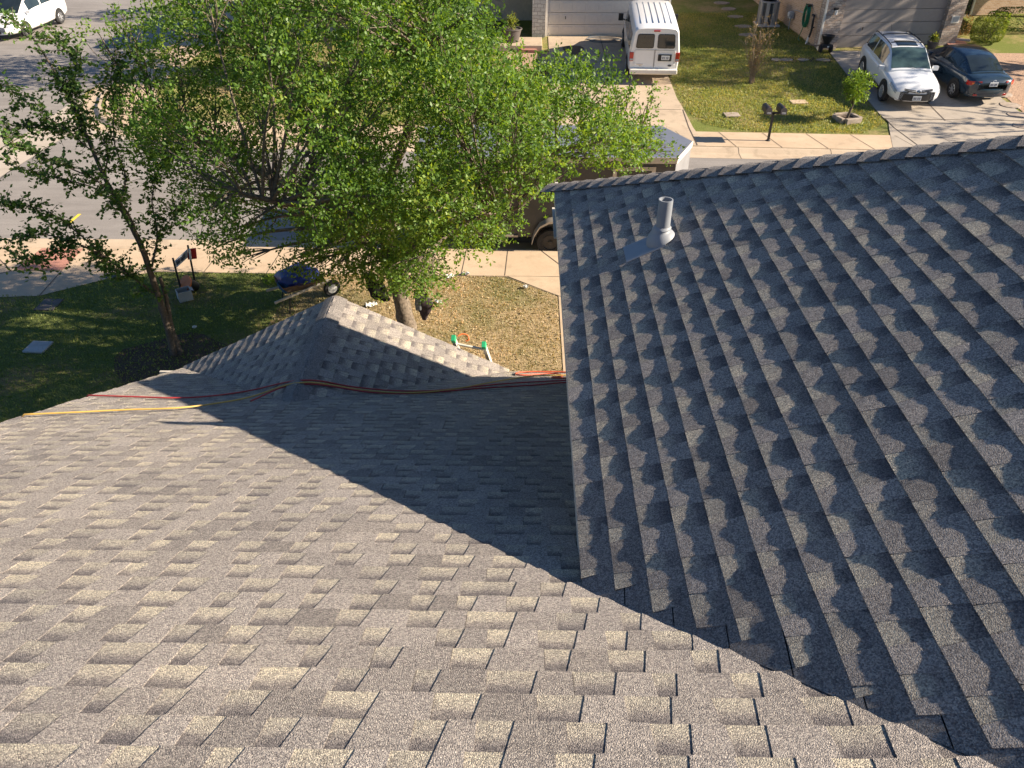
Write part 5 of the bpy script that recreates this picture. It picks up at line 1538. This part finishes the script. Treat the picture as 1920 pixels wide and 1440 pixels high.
# the recessed part of the front with its window
wyb = 40.2
mm = MB(); mm.box((23.6, wyb + .55, bz + 2.0), (8.0, .5, 5.4)); mm.build('front_wall', M['brick'], h2, world=True)
mm = MB(); mm.box((19.30, by + 3.0, bz + 2.0), (.26, 4.9, 5.0)); mm.build('return_wall', M['brick'], h2, world=True)
wx0, wx1, wz0 = 21.75, 22.62, bz + .50
wz1 = wz0 + 1.5
mm = MB()
for c, s in ((((wx0 + wx1) / 2, wz0), (wx1 - wx0 + .14, .09)), (((wx0 + wx1) / 2, wz1), (wx1 - wx0 + .14, .09)), ((wx0, (wz0 + wz1) / 2), (.09, wz1 - wz0)), ((wx1, (wz0 + wz1) / 2), (.09, wz1 - wz0)), (((wx0 + wx1) / 2, (wz0 + wz1) / 2), (wx1 - wx0, .05))):
    mm.box((c[0], wyb + .24, c[1]), (s[0], .12, s[1]))
win = mm.build('window', M['trim_white'], h2, world=True)
mm = MB(); mm.box(((wx0 + wx1) / 2, wyb + .27, (wz0 + wz1) / 2), (wx1 - wx0, .02, wz1 - wz0)); mm.build('pane', M['glass'], win).location = -Vector(h2.location)
mm = MB(); mm.box(((wx0 + wx1) / 2 - .2, wyb + .17, wz0 - .12), (wx1 - wx0 + .5, .3, .10)); mm.build('sill', M['trim_white'], win).location = -Vector(h2.location)
BROT = .13; BC0 = V(13.05, 36.3, 0); BC1 = V(12.78, 36.40, 0)
def W2(x, y, z=0):
    q = Matrix.Rotation(BROT, 3, 'Z') @ (V(x, y, 0) - BC0) + BC1; q.z = z; return q
roof_block(h2, 13.2, 28.5, by + .6, by + 12.6, bz + 4.3, 2.6)
h2.location = (BC1.x, BC1.y, h2.location.z); h2.rotation_euler = (0, 0, BROT)
# wall lamp and the framed number board on the right pillar
lp = W2(13.46, by - .12, bz + 1.55)
t = thing('wall_lamp', 'small black wall lamp with frosted glass on the stone pillar by the taupe garage door', 'lamp', lp, BROT)
mm = MB(); mm.box((0, .03, .10), (.16, .06, .10)); mm.prism([(-.07, -.08, .10), (.07, -.08, .10), (.10, .06, .06), (-.10, .06, .06)], (0, 0, .05)); mm.build('bracket', M['black'], t)
mm = MB(); mm.lathe([(.055, -.12), (.062, .05), (.03, .06)], (0, -.03, 0), 10); mm.build('lamp_glass', M['paper'], t, smooth=40)
sp = W2(19.06, by - .10, bz + 1.12)
t = thing('sign_board', 'white framed plaque on the stone pillar right of the taupe garage door', 'sign', sp, BROT)
mm = MB(); mm.box((0, .02, 0), (.36, .04, .30)); mm.build('frame', M['trim_white'], t, bevel=.006)
mm = MB(); mm.box((.01, -.005, .01), (.26, .012, .19)); mm.build('panel', M['meter_grey'], t)

# ------------------------------------------------------------------ things round the brick house
sxw = 13.05 - .02           # face of the side wall
p = gp(1436, 46); p = gp(1436, 47)
ac = thing('air_conditioner', 'grey outdoor air conditioner unit on the grass by the brick side wall', 'air conditioner', p, .05)
mm = MB(); mm.box((0, 0, .04), (1.0, 1.0, .08)); mm.build('base', M['grey_concrete'], ac)
mm = MB(); r = .42
oct_ = [(r * math.cos(a + math.pi / 8), r * math.sin(a + math.pi / 8)) for a in np.linspace(0, 2 * math.pi, 9)[:-1]]
mm.prism([(x, y, .08) for x, y in oct_], (0, 0, .92)); mm.build('grille', M['ac_grille'], ac)
for k in range(8):
    x, y = oct_[k]; a = math.atan2(y, x); mm = MB(); mm.box((x * 1.0, y * 1.0, .54), (.10, .16, .94), rz=a); mm.build('corner_panel', M['ac_grey'], ac, bevel=.01)
mm = MB(); mm.lathe([(.44, 1.0), (.46, 1.04), (.38, 1.07), (.36, 1.03)], (0, 0, 0), 24); mm.build('top', M['ac_grey'], ac, smooth=40)
mm = MB(); mm.lathe([(.36, 1.0), (.05, 1.04)], (0, 0, 0), 20)
for k in range(6): mm.lathe([(.06 + k * .055, 1.05), (.067 + k * .055, 1.055)], (0, 0, 0), 24)
mm.build('fan_guard', M['black'], ac)
p = W2(sxw - .06, 39.3)
t = thing('meter', 'small grey utility meter with a pipe low on the brick side wall', 'meter', (p.x, p.y, T_(p.x, p.y)), BROT)
mm = MB(); mm.box((-.06, 0, .62), (.20, .26, .30)); mm.build('case', M['meter_grey'], t, bevel=.02)
mm = MB(); mm.lathe([(.09, -.17), (.10, -.20), (.02, -.21)], (0, 0, .66), 16, axis='X'); mm.build('dial', M['paper'], t, smooth=40)
mm = MB(); mm.tube([(-.03, .05, 0), (-.03, .05, .5)], .025, 8); mm.tube(curve_pts([(-.03, -.06, .78), (-.03, -.2, .86), (.0, -.6, .88), (.0, -1.2, .9)], 4), .018, 6); mm.build('pipe', M['meter_grey'], t, smooth=50)
hp = W2(sxw - .06, 37.7)
t = thing('garden_hose', 'coiled green garden hose hanging on the brick side wall', 'hose', (hp.x, hp.y, T_(hp.x, hp.y)), BROT)
mm = MB(); rnd = random.Random(2)
for k in range(9):
    ry = .20 + rnd.uniform(-.03, .05); rz_ = .42 + rnd.uniform(-.04, .06); ox = -.03 - .015 * k
    mm.tube([(ox + rnd.uniform(-.008, .008), ry * math.cos(a), 1.10 - .10 + rz_ * math.sin(a)) for a in np.linspace(0, 2 * math.pi, 25)], .016, 6, caps=False)
mm.build('coil', M['green_hose'], t, smooth=60)
mm = MB(); mm.box((-.06, 0, 1.42), (.16, .26, .10)); mm.tube([(.0, 0, 1.42), (-.2, 0, 1.50)], .02, 6); mm.build('bracket', M['black'], t)
mm = MB(); mm.tube(curve_pts([(-.10, .02, .6), (-.14, .05, .35), (-.2, .1, .05), (-.3, -.3, .04)], 5), .016, 6); mm.build('tail', M['green_hose'], t, smooth=60)
p = W2(sxw - .08, 37.0); p.z = T_(p.x, p.y)
t = thing('drainpipe', 'black bent drainpipe with a white lower end by the garage corner of the brick wall', 'pipe', p, BROT)
mm = MB(); mm.tube(curve_pts([(.0, .22, 1.18), (-.02, .02, 1.16), (-.04, -.02, .95), (-.02, .0, .6), (-.05, .04, .30)], 4), .05, 8); mm.tube([(-.02, 0, .72), (-.02, -.18, .74)], .03, 6); mm.build('pipe', M['black'], t, smooth=50)
mm = MB(); mm.tube([(-.05, .06, .38), (-.12, .05, .02)], .045, 8); mm.build('spout', M['paper'], t, smooth=50)
p = gp(1535, 99)
t = thing('spreader', 'black lawn spreader with a cone hopper at the left corner of the taupe garage', 'spreader', (12.98, 36.0, T_(13.0, 36.0)))
mm = MB(); mm.lathe([(.10, .34), (.14, .42), (.27, .66), (.28, .70), (.26, .69), (.12, .43)], (0, 0, 0), 20); mm.build('hopper', M['black'], t, smooth=40)
mm = MB(); mm.box((0, 0, .28), (.40, .34, .14)); mm.build('body', M['black'], t, bevel=.03)
for s in (-1, 1):
    mm = MB(); mm.lathe([(.05, -.04), (.15, -.05), (.17, 0), (.15, .05), (.05, .04)], (s * .22, -.02, .17), 18, axis='X'); mm.build('wheel', M['tyre'], t, smooth=40)
mm = MB(); mm.tube(curve_pts([(-.15, 0, .3), (-.5, .1, .26), (-.8, .15, .32)], 4), .016, 6); mm.tube(curve_pts([(-.15, .12, .3), (-.5, .2, .26), (-.8, .25, .32)], 4), .016, 6); mm.tube([(-.8, .15, .32), (-.8, .25, .32)], .018, 6); mm.build('handle', M['twig_dry'], t, smooth=50)
mm = MB(); mm.box((.03, -.19, .27), (.07, .02, .05)); mm.build('tag', M['paper'], t)
# pots at the right of the garage
def pot_plant(loc, r, label, seed, h=.35, nl=260, mat='leaf_far'):
    t = thing('potted_plant', label, 'potted plant', loc)
    mm = MB(); mm.lathe([(r * .62, 0), (r * .70, .02), (r * .98, h - .05), (r * 1.06, h - .04), (r * 1.06, h), (r * .93, h), (r * .90, h - .05), (.01, h - .05)], (0, 0, 0), 24); mm.build('pot', M['pot'], t, smooth=40)
    rng = np.random.default_rng(seed); d = unit(rng.normal(size=(nl, 3)) + np.array([0, 0, .7])); P = d * (r * .75 * rng.random((nl, 1))) + np.array([0, 0, h]); P[:, 2] = np.maximum(P[:, 2], h - .02)
    P[:, 2] += rng.random(nl) * r * .7
    S = unit(np.cross(d, rng.normal(size=d.shape)))
    leaf_object('leaves', P + np.array(loc), d, S, np.clip(rng.normal(.6, .2, nl), 0, 1), rng.uniform(.07, .14, nl), .4, M[mat], t, loc)
    mm = MB()
    for k in range(8):
        a = k * .785; mm.tube([(0, 0, h - .06), (math.cos(a) * r * .5, math.sin(a) * r * .5, h + r * .6)], .008, 5)
    mm.build('stems', M['bark_small'], t)
    return t
pot_plant((17.75, 36.45, T_(17.75, 36.45)), .22, 'leafy plant in a black pot at the right end of the taupe garage door', 31)
pl_ = gp(960, 79, .2); pot_plant((-.72, 36.75, T_(0, 36.8) + .17), .46, 'broad grey pot of low plants on the porch step left of the cream garage door', 32, .55, 420)
# hedges
hedge('hedge', 'clipped green box hedge under the brick house window', (20.55, 37.5), (1.2, .95, .95), 41, 'leaf_far', 5200, 'clipped shrubs by the brick house')
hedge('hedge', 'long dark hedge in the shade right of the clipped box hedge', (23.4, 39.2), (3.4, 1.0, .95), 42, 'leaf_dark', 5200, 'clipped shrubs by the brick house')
hedge('shrub', 'small yellow-green shrub peeping between the two hedges', (21.6, 38.9), (.8, .7, .85), 43, 'leaf_bright', 1100, leaf=(.05, .09), cat='shrub')
hedge('shrub', 'loose olive shrub beside the stone pillar and terracotta bed', (19.75, 38.6), (.9, .8, .8), 44, 'leaf_dry', 700, leaf=(.05, .09), cat='shrub')
hedge('shrub', 'dark bush beside the porch left of the cream garage', (-2.3, 37.2), (1.6, 1.3, 1.3), 45, 'leaf_dark', 2400, leaf=(.06, .10), cat='shrub')
t = thing('paving_slab', 'orange paving slab leaning by the foot of the right stone pillar', 'slab', (19.15, 37.2, T_(19.15, 37.2)))
mm = MB(); mm.box((0, 0, .05), (.9, .6, .05), rx=.1); mm.build('slab', M['terracotta'], t, bevel=.01)
mm = MB(); mm.box((.35, .35, .14), (.75, .16, .08), rz=-.5); mm.build('edging', M['grey_concrete'], t, bevel=.01)

# stepping stones
rnd = random.Random(12)
def stone_slab(c, rx, ry, label, group, seed, name='stepping_stone'):
    r = random.Random(seed); n = 11; z = T_(c[0], c[1])
    pts = [(rx * math.cos(a) * r.uniform(.82, 1.1), ry * math.sin(a) * r.uniform(.82, 1.1)) for a in np.linspace(0, 2 * math.pi, n + 1)[:-1]]
    mm = MB(); mm.prism([(x, y, -.03) for x, y in pts], (0, 0, .065))
    o = mm.build(name, M['stone_step'], None, bevel=.012); o.location = (c[0], c[1], z); o.rotation_euler = (math.atan(.09), 0, 0)
    tag(o, label, 'stone', group); return o
where = ['first flat stone of the short path, nearest the leafless shrub', 'second flat stone of the short path on the right lawn', 'third flat stone of the short path on the right lawn', 'last flat stone of the short path, nearest the driveway']
for i, px in enumerate((1455, 1474, 1506, 1543)):
    c = gp(px, 113); stone_slab(c, .30 if i % 2 else .24, .17, where[i], 'flat stones of the short path', 60 + i)
up = ['topmost flat stone of the worn path up the side lawn', 'flat stone below the topmost on the worn side path', 'middle flat stone of the worn path up the side lawn', 'lower flat stone of the worn path left of the air conditioner', 'lowest flat stone of the worn path, nearest the leafless shrub']
for i, (px, py) in enumerate(((1352, 6), (1366, 17), (1380, 32), (1394, 50), (1402, 66))):
    c = gp(px, py); stone_slab(c, .42, .26, up[i], 'flat stones of the worn side path', 70 + i)
rt = ['flat stone beside the dark blue saloon in the gravel strip', 'second flat stone down the gravel strip right of the driveway', 'third flat stone down the gravel strip right of the driveway', 'lowest flat stone of the gravel strip, by the right edge of the photo']
for i, (px, py) in enumerate(((1880, 178), (1893, 198), (1908, 216), (1918, 236))):
    c = gp(px, py); stone_slab(c, .40, .30, rt[i], 'flat stones in the gravel strip', 80 + i)
for (px, py, w, d, nm, lb, ct, mt) in ((1497, 192, .62, .36, 'meter_cover', 'pale concrete meter cover set in the sunlit lawn by the small bright tree', 'cover', 'concrete'),
                                   (1372, 216, .55, .40, 'meter_cover', 'worn stone-coloured cover at the edge of the lawn by the pavement', 'cover', 'stone_step')):
    c = gp(px, py); mm = MB(); mm.box((0, 0, .01), (w, d, .06)); o = mm.build(nm, M[mt], None, bevel=.01); o.location = (c.x, c.y, T_(c.x, c.y)); o.rotation_euler = (.08, 0, .1); tag(o, lb, ct)

# twin mailbox
p = gp(1440, 264, 0)
mb = thing('mailbox_post', 'black twin mailbox on a single post at the far kerb', 'mailbox', (p.x, p.y, T_(p.x, p.y)))
mm = MB(); mm.box((0, 0, .46), (.07, .07, .94)); mm.lathe([(.09, 0), (.08, .02), (.04, .05)], (0, 0, 0), 12); mm.build('post', M['black'], mb)
mm = MB(); mm.box((0, 0, .93), (.62, .07, .06)); mm.build('arm', M['black'], mb)
for s in (-1, 1):
    mm = MB(); hw, hh = .095, .13; prof = [(-hw, 0), (hw, 0), (hw, hh)] + [(hw * math.cos(a), hh + hw * math.sin(a)) for a in np.linspace(.2, math.pi - .2, 8)] + [(-hw, hh)]
    mm.prism([(s * .24 + x, -.30, 0.96 + z) for x, z in prof], (0, .58, 0))
    o = mm.build('mailbox', M['black'], mb, bevel=.008)
    mm = MB(); mm.prism([(s * .24 + x * 1.05, -.325, 0.96 + z * 1.03) for x, z in prof], (0, .025, 0)); mm.build('door', M['pot'], o)
    mm = MB(); mm.box((s * .24, -.332, 1.01), (.12, .008, .045)); mm.build('number_plate', M['paper'], o)
    mm = MB()
    for k in range(4): mm.box((s * .24 - .042 + k * .028, -.338, 1.01), (.013, .006, .03))
    mm.build('numbers', M['plate_ink'], o)
    mm = MB(); mm.box((s * .24 + .105, .05, 1.11), (.012, .14, .05)); mm.build('flag', M['red_lens'], o)
# hose lying by the van
mm = MB(); c = gp(1140, 76); pts = []
for k in range(26):
    a = k * .62; pts.append(Vector((c.x - .1 + (.85 + .1 * math.sin(k)) * math.cos(a) * .95, c.y + .28 * math.sin(a) + .02 * k - .2, 0)))
for q in pts: q.z = T_(q.x, q.y) + .035
mm.tube(curve_pts(pts, 4), .02, 6); tag(mm.build('garden_hose', M['grey_cloth'], smooth=60, origin=pts[0]), 'grey hose lying in loops on the driveway between the van and the cream garage door', 'hose')
c = gp(988, 88); mm = MB(); mm.prism([(-.42, -.2, 0), (.45, -.25, 0), (.25, .3, 0), (-.1, .42, 0)], (0.02, 0, .12)); o = mm.build('flagstone', M['terracotta'], None, bevel=.03); o.location = (c.x, c.y - .6, T_(c.x, c.y - .6)); tag(o, 'reddish flat rock on the gravel below the porch step', 'rock')

# ------------------------------------------------------------------ the front lawn
# yard sign
a1, b1_ = gp(341, 549), at_y(327, 494, 14.35); 
sg = thing('yard_sign', 'leaning yard sign with a white panel and a small red panel on black posts', 'sign', (-7.55, 14.55, 0))
pA0, pA1 = Vector(gp(341, 549)), at_y(326, 490, gp(341, 549).y - .02)
pB0, pB1 = Vector(gp(368, 541)), at_y(355, 484, gp(368, 541).y - .02)
tA = at_y(324, 484, pA0.y); tB = at_y(352, 463, pB0.y)
mm = MB(); mm.tube([pA0, tA], .022, 7); mm.build('post', M['black'], sg, world=True)
mm = MB(); mm.tube([pB0, at_y(352, 460, pB0.y)], .022, 7); mm.build('post', M['black'], sg, world=True)
c = [at_y(327, 490, pA0.y), at_y(331, 502, pA0.y), at_y(352, 483, pB0.y), at_y(351, 468, pB0.y)]
mm = MB(); mm.prism(c, (0, .02, .008)); pn = mm.build('panel', M['sign_white'], sg, world=True)
mm = MB()
def on_panel(u, v):
    top = c[0].lerp(c[3], u); bot = c[1].lerp(c[2], u); return bot.lerp(top, v) + V(0, -.012, -.004)
rnd = random.Random(3)
for k in range(7):
    u = .14 + k * .105
    for (u0, v0, u1, v1) in ((0, .25, 0, .78), (0, .78, .06, .78), (.06, .25, .06, .6), (0, .5, .06, .5)):
        if rnd.random() < .72: mm.tube([on_panel(u + u0, v0), on_panel(u + u1, v1)], .009, 4)
mm.build('lettering', M['plate_ink'], pn).location = -Vector(sg.location)
c2 = [at_y(352, 487, pB0.y), at_y(369, 485, pB0.y + .02), at_y(367, 466, pB0.y + .02), at_y(352, 468, pB0.y)]
mm = MB(); mm.prism(c2, (0, .02, .008)); mm.build('red_panel', M['red_sign'], sg, world=True)
mm = MB(); mm.tube([at_y(355, 467, pB0.y - .04), at_y(358, 487, pB0.y - .04)], .022, 6); mm.build('clip', M['paper'], sg, world=True)
# bag and pot at its foot
c = gp(345, 565)
def crumple(name, c, size, mat, seed, label, cat, n=14, sm=35):
    rnd = random.Random(seed); mm = MB(); rows = []
    for i in range(9):
        th = math.pi * i / 8; row = []
        for j in range(n):
            ph = 2 * math.pi * j / n; k = 1 + rnd.uniform(-.22, .22)
            row.append(Vector((size[0] * .5 * math.sin(th) * math.cos(ph) * k, size[1] * .5 * math.sin(th) * math.sin(ph) * k, size[2] * .5 * (1 - math.cos(th)) * (1 + rnd.uniform(-.12, .12)) )))
        rows.append(row)
    mm.grid(rows, closed=True); o = mm.build(name, M[mat], None, smooth=sm); o.location = c; tag(o, label, cat); return o
bag = thing('box', 'open grey-white carton standing at the foot of the yard sign', 'box', (c.x, c.y + .1, 0), .6)
mm = MB()
for cx_, cy_, sx_, sy_ in ((0, -.12, .28, .012), (0, .12, .28, .012), (-.14, 0, .012, .24), (.14, 0, .012, .24)): mm.box((cx_, cy_, .12), (sx_, sy_, .24))
mm.box((0, 0, .01), (.28, .24, .012)); mm.build('carton', M['grey_concrete'], bag)
mm = MB(); mm.prism([(.13, -.12, .24), (.20, -.11, .20), (.20, .11, .20), (.13, .12, .24)], (0, 0, .006)); mm.build('flap', M['grey_concrete'], bag)
c = gp(362, 545); pk = thing('plant_pot', 'tipped black pot with an orange rim behind the white carton', 'pot', (c.x, c.y, .14), rot=(.9, 0, -.6))
mm = MB(); mm.lathe([(.10, -.14), (.17, .16), (.16, .16), (.09, -.12)], (0, 0, 0), 18); mm.build('pot', M['black'], pk, smooth=40)
mm = MB(); mm.lathe([(.175, .14), (.185, .15), (.185, .18), (.165, .18)], (0, 0, 0), 18); mm.build('rim', M['orange'], pk, smooth=40)
# wheelbarrow with a tarpaulin
wc = gp(618, 556); wb = thing('wheelbarrow', 'wheelbarrow with pale wooden handles beyond the small gable', 'wheelbarrow', (wc.x - .52, wc.y - .26, 0), .55)
mm = MB(); mm.lathe([(.09, -.05), (.17, -.055), (.20, 0), (.17, .055), (.09, .05)], (0, 0, 0), 22, axis='Y'); w = mm.build('wheel', M['tyre'], wb, smooth=40); w.location = (.66, -.05, .20)
mm = MB(); mm.lathe([(.105, -.06), (.02, -.07)], (0, 0, 0), 20, axis='Y'); mm.lathe([(.105, .06), (.02, .07)], (0, 0, 0), 20, axis='Y'); mm.build('hub', M['paper'], w, smooth=40)
for s in (-1, 1):
    mm = MB(); mm.box((.1, 0, 0), (1.30, .045, .05), tone=.5); o = mm.build('handle', M['wood_pale'], wb, bevel=.008); o.location = (-.16, s * .24 - .08, .42); o.rotation_euler = (0, -.10, s * -.13)
    mm = MB(); mm.tube([(-.35, s * .26 - .08, .40), (-.42, s * .28 - .08, 0.0)], .016, 6); mm.build('leg', M['black'], wb)
mm = MB(); mm.add([(-.48, -.34, .62), (.46, -.32, .60), (.46, .32, .60), (-.48, .34, .62), (-.32, -.22, .42), (.36, -.22, .42), (.36, .22, .42), (-.32, .22, .42)], [(4, 5, 6, 7), (0, 1, 5, 4), (1, 2, 6, 5), (2, 3, 7, 6), (3, 0, 4, 7)]); mm.build('tray', M['rust'], wb)
for i, p in enumerate([0]): pass
crumple('tarpaulin', (wc.x - .56, wc.y - .24, .46), (.86, .8, .36), 'tarp', 5, 'crumpled dark blue tarpaulin heaped on the wheelbarrow', 'tarp')
crumple('bundle', (wc.x - .74, wc.y - .42, .34), (.48, .34, .34), 'tarp_light', 6, 'brighter blue bundle hanging at the handle end of the wheelbarrow', 'bundle')
# clothes on the oak
def hanging(name, pts_w, mat, label, seed, cat, cuff=None):
    rnd = random.Random(seed); mm = MB(); rows = []
    P_ = curve_pts([p for p, w in pts_w], 4); W_ = []
    for i in range(len(P_)):
        f = i / (len(P_) - 1) * (len(pts_w) - 1); k = min(int(f), len(pts_w) - 2); g = f - k
        W_.append(pts_w[k][1] * (1 - g) + pts_w[k + 1][1] * g)
    for i, p in enumerate(P_):
        row = []
        for j in range(16):
            a = 2 * math.pi * j / 16; r = W_[i] * (1 + .22 * math.sin(3 * a + i * .5) + rnd.uniform(-.08, .08))
            row.append(p + V(r * math.cos(a), r * .45 * math.sin(a), rnd.uniform(-.01, .01)))
        rows.append(row)
    mm.grid(rows, closed=True); mm.add(rows[0], [tuple(range(16))]); mm.add(rows[-1], [tuple(range(15, -1, -1))])
    return tag(mm.build(name, M[mat], smooth=60, origin=P_[0]), label, cat)
yy = 12.45
hanging('jacket', [(at_y(690, 512, 12.6), .10), (at_y(702, 535, 12.6), .16), (at_y(716, 558, 12.55), .15), (at_y(722, 563, 12.55), .10)], 'black_cloth', 'plain black garment hanging from a branch left of the oak trunk', 3, 'clothing')
hanging('jacket', [(at_y(785, 545, 12.5), .09), (at_y(795, 565, 12.5), .14), (at_y(797, 582, 12.5), .11), (at_y(796, 600, 12.5), .035)], 'brown_cloth', 'dark brown jacket hung on the right side of the oak trunk', 4, 'clothing')
hanging('trousers', [(at_y(781, 548, 12.42), .05), (at_y(783, 565, 12.42), .055), (at_y(785, 581, 12.42), .05)], 'grey_cloth', 'small grey cloth hung in front of the brown jacket on the oak', 6, 'clothing')
# scraps of packaging
G = 'white scraps of packaging on the lawn'
def scrap(px, py, w, d, label, seed):
    c = gp(px, py); rnd = random.Random(seed); mm = MB(); rows = []
    for i in range(5):
        rows.append([Vector(((j / 5 - .5) * w * rnd.uniform(.85, 1.1), (i / 4 - .5) * d * rnd.uniform(.8, 1.1), .02 + rnd.uniform(0, .07))) for j in range(6)])
    low = [[p - V(0, 0, .006) for p in r] for r in rows]
    mm.grid(rows); mm.grid(low)
    o = mm.build('scrap', M['paper'], None); o.location = (c.x, c.y, 0); o.rotation_euler = (0, 0, rnd.uniform(-.5, .5)); tag(o, label, 'scrap', G)
scrap(697, 574, .24, .15, 'large white scrap on the lawn left of the oak trunk', 1)
scrap(822, 569, .16, .09, 'white scrap on the dry lawn just right of the hung jacket', 2)
scrap(846, 521, .20, .10, 'white scrap at the lawn edge, left of the pair by the sidewalk', 3)
scrap(873, 516, .18, .09, 'white scrap lying half on the sidewalk edge, right of the pair', 4)
scrap(985, 541, .12, .08, 'tiny white scrap by the driveway edge of the dry lawn', 5)
scrap(366, 617, .08, .06, 'tiny white scrap between the slender tree and the gable', 6)
# covers in the shaded lawn
c = gp(72, 652); mm = MB(); mm.box((0, 0, .015), (.42, .40, .05)); o = mm.build('valve_cover', M['grey_concrete'], None, bevel=.01); o.location = (c.x, c.y, 0); o.rotation_euler = (0, 0, -.05); tag(o, 'pale square utility cover in the shaded lawn at the left', 'cover')
c = gp(92, 572); mm = MB(); mm.box((0, 0, .01), (.42, .5, .03)); o = mm.build('valve_cover', M['pot'], None, bevel=.01); o.location = (c.x, c.y, 0); tag(o, 'dark utility cover in the shaded lawn near the sidewalk', 'cover')
c = gp(210, 518); mm = MB(); mm.lathe([(.14, 0), (.14, .014), (.11, .016), (.10, .010), (.01, .010)], (0, 0, 0), 24); o = mm.build('manhole_cover', M['ac_grille'], None); o.location = (c.x, c.y, .008); tag(o, 'small round black cover in the shaded sidewalk', 'cover')
# yellow-green weed by the wheelbarrow
rng = np.random.default_rng(3); b = gp(522, 528); n = 240
d = unit(rng.normal(size=(n, 3)) + np.array([0, 0, .9])); P = np.array(b) + rng.normal(size=(n, 3)) * np.array([.16, .12, .02]) + d * .05
leafw = leaf_object('weed', P, d, unit(np.cross(d, rng.normal(size=d.shape))), np.clip(rng.normal(.7, .2, n), 0, 1), rng.uniform(.06, .14, n), .3, M['leaf_bright'], None, b)
tag(leafw, 'bright green weed on the lawn left of the wheelbarrow', 'weed')

# ------------------------------------------------------------------ grass
def grass(name, poly, n, mat, seed, hgt=(.03, .07), w=.012, tone=.5, keep=None):
    rng = np.random.default_rng(seed); P = []
    xs = [p[0] for p in poly]; ys = [p[1] for p in poly]
    while len(P) < n:
        q = rng.uniform((min(xs), min(ys)), (max(xs), max(ys)), size=(n, 2))
        for x, y in q:
            if inside(poly, x, y) and (keep is None or keep(x, y, rng)): P.append((x, y, terrain(x, y) - .01))
    P = np.array(P[:n]); m_ = len(P)
    d = unit(np.c_[rng.normal(size=(m_, 2)) * .75, np.ones(m_) * .9]); S = unit(np.cross(d, rng.normal(size=(m_, 3))))
    patch = .5 + .5 * np.sin(P[:, 0] * 2.1 + 1.3 * np.sin(P[:, 1] * 1.7)) * np.sin(P[:, 1] * 2.4 + P[:, 0] * .8)
    t = np.clip(rng.normal(tone, .2, m_) + (patch - .5) * .35, 0, 1)
    o = leaf_object(name, P, d, S, t, rng.uniform(hgt[0], hgt[1], m_), w / np.mean(hgt), mat, None, (poly[0][0], poly[0][1], 0))
    o['kind'] = 'stuff'; return o
grass('grass', [(-5.4, 8.2), (0.74, 8.2), (0.74, 15.2), (-0.47, 16.15), (-5.4, 16.22)], 46000, M['blade'], 1, (.03, .075), .014, .66)
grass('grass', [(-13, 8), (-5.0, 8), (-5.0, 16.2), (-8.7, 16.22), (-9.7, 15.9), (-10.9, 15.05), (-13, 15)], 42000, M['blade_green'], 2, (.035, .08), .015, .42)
grass('grass', [(5.9, 29.2), (6.4, 28.0), (7.6, 27.25), (11.7, 27.1), (12.9, 28.2), (12.9, 31.5), (13.15, 36.2), (12.6, 42), (6.6, 42), (5.8, 36)], 60000, M['blade_green'], 3, (.05, .10), .022, .74)
grass('grass', [(-14.5, 30), (-12, 28.4), (0.8, 27.5), (.8, 33.4), (-1.2, 34), (-2, 40), (-15, 44)], 24000, M['blade'], 4, (.05, .10), .024, .55)
grass('grass', [(20, 29.5), (27, 29), (27, 36), (22.6, 36.2), (21.6, 28.5)], 12000, M['blade_green'], 5, (.05, .10), .024, .6)
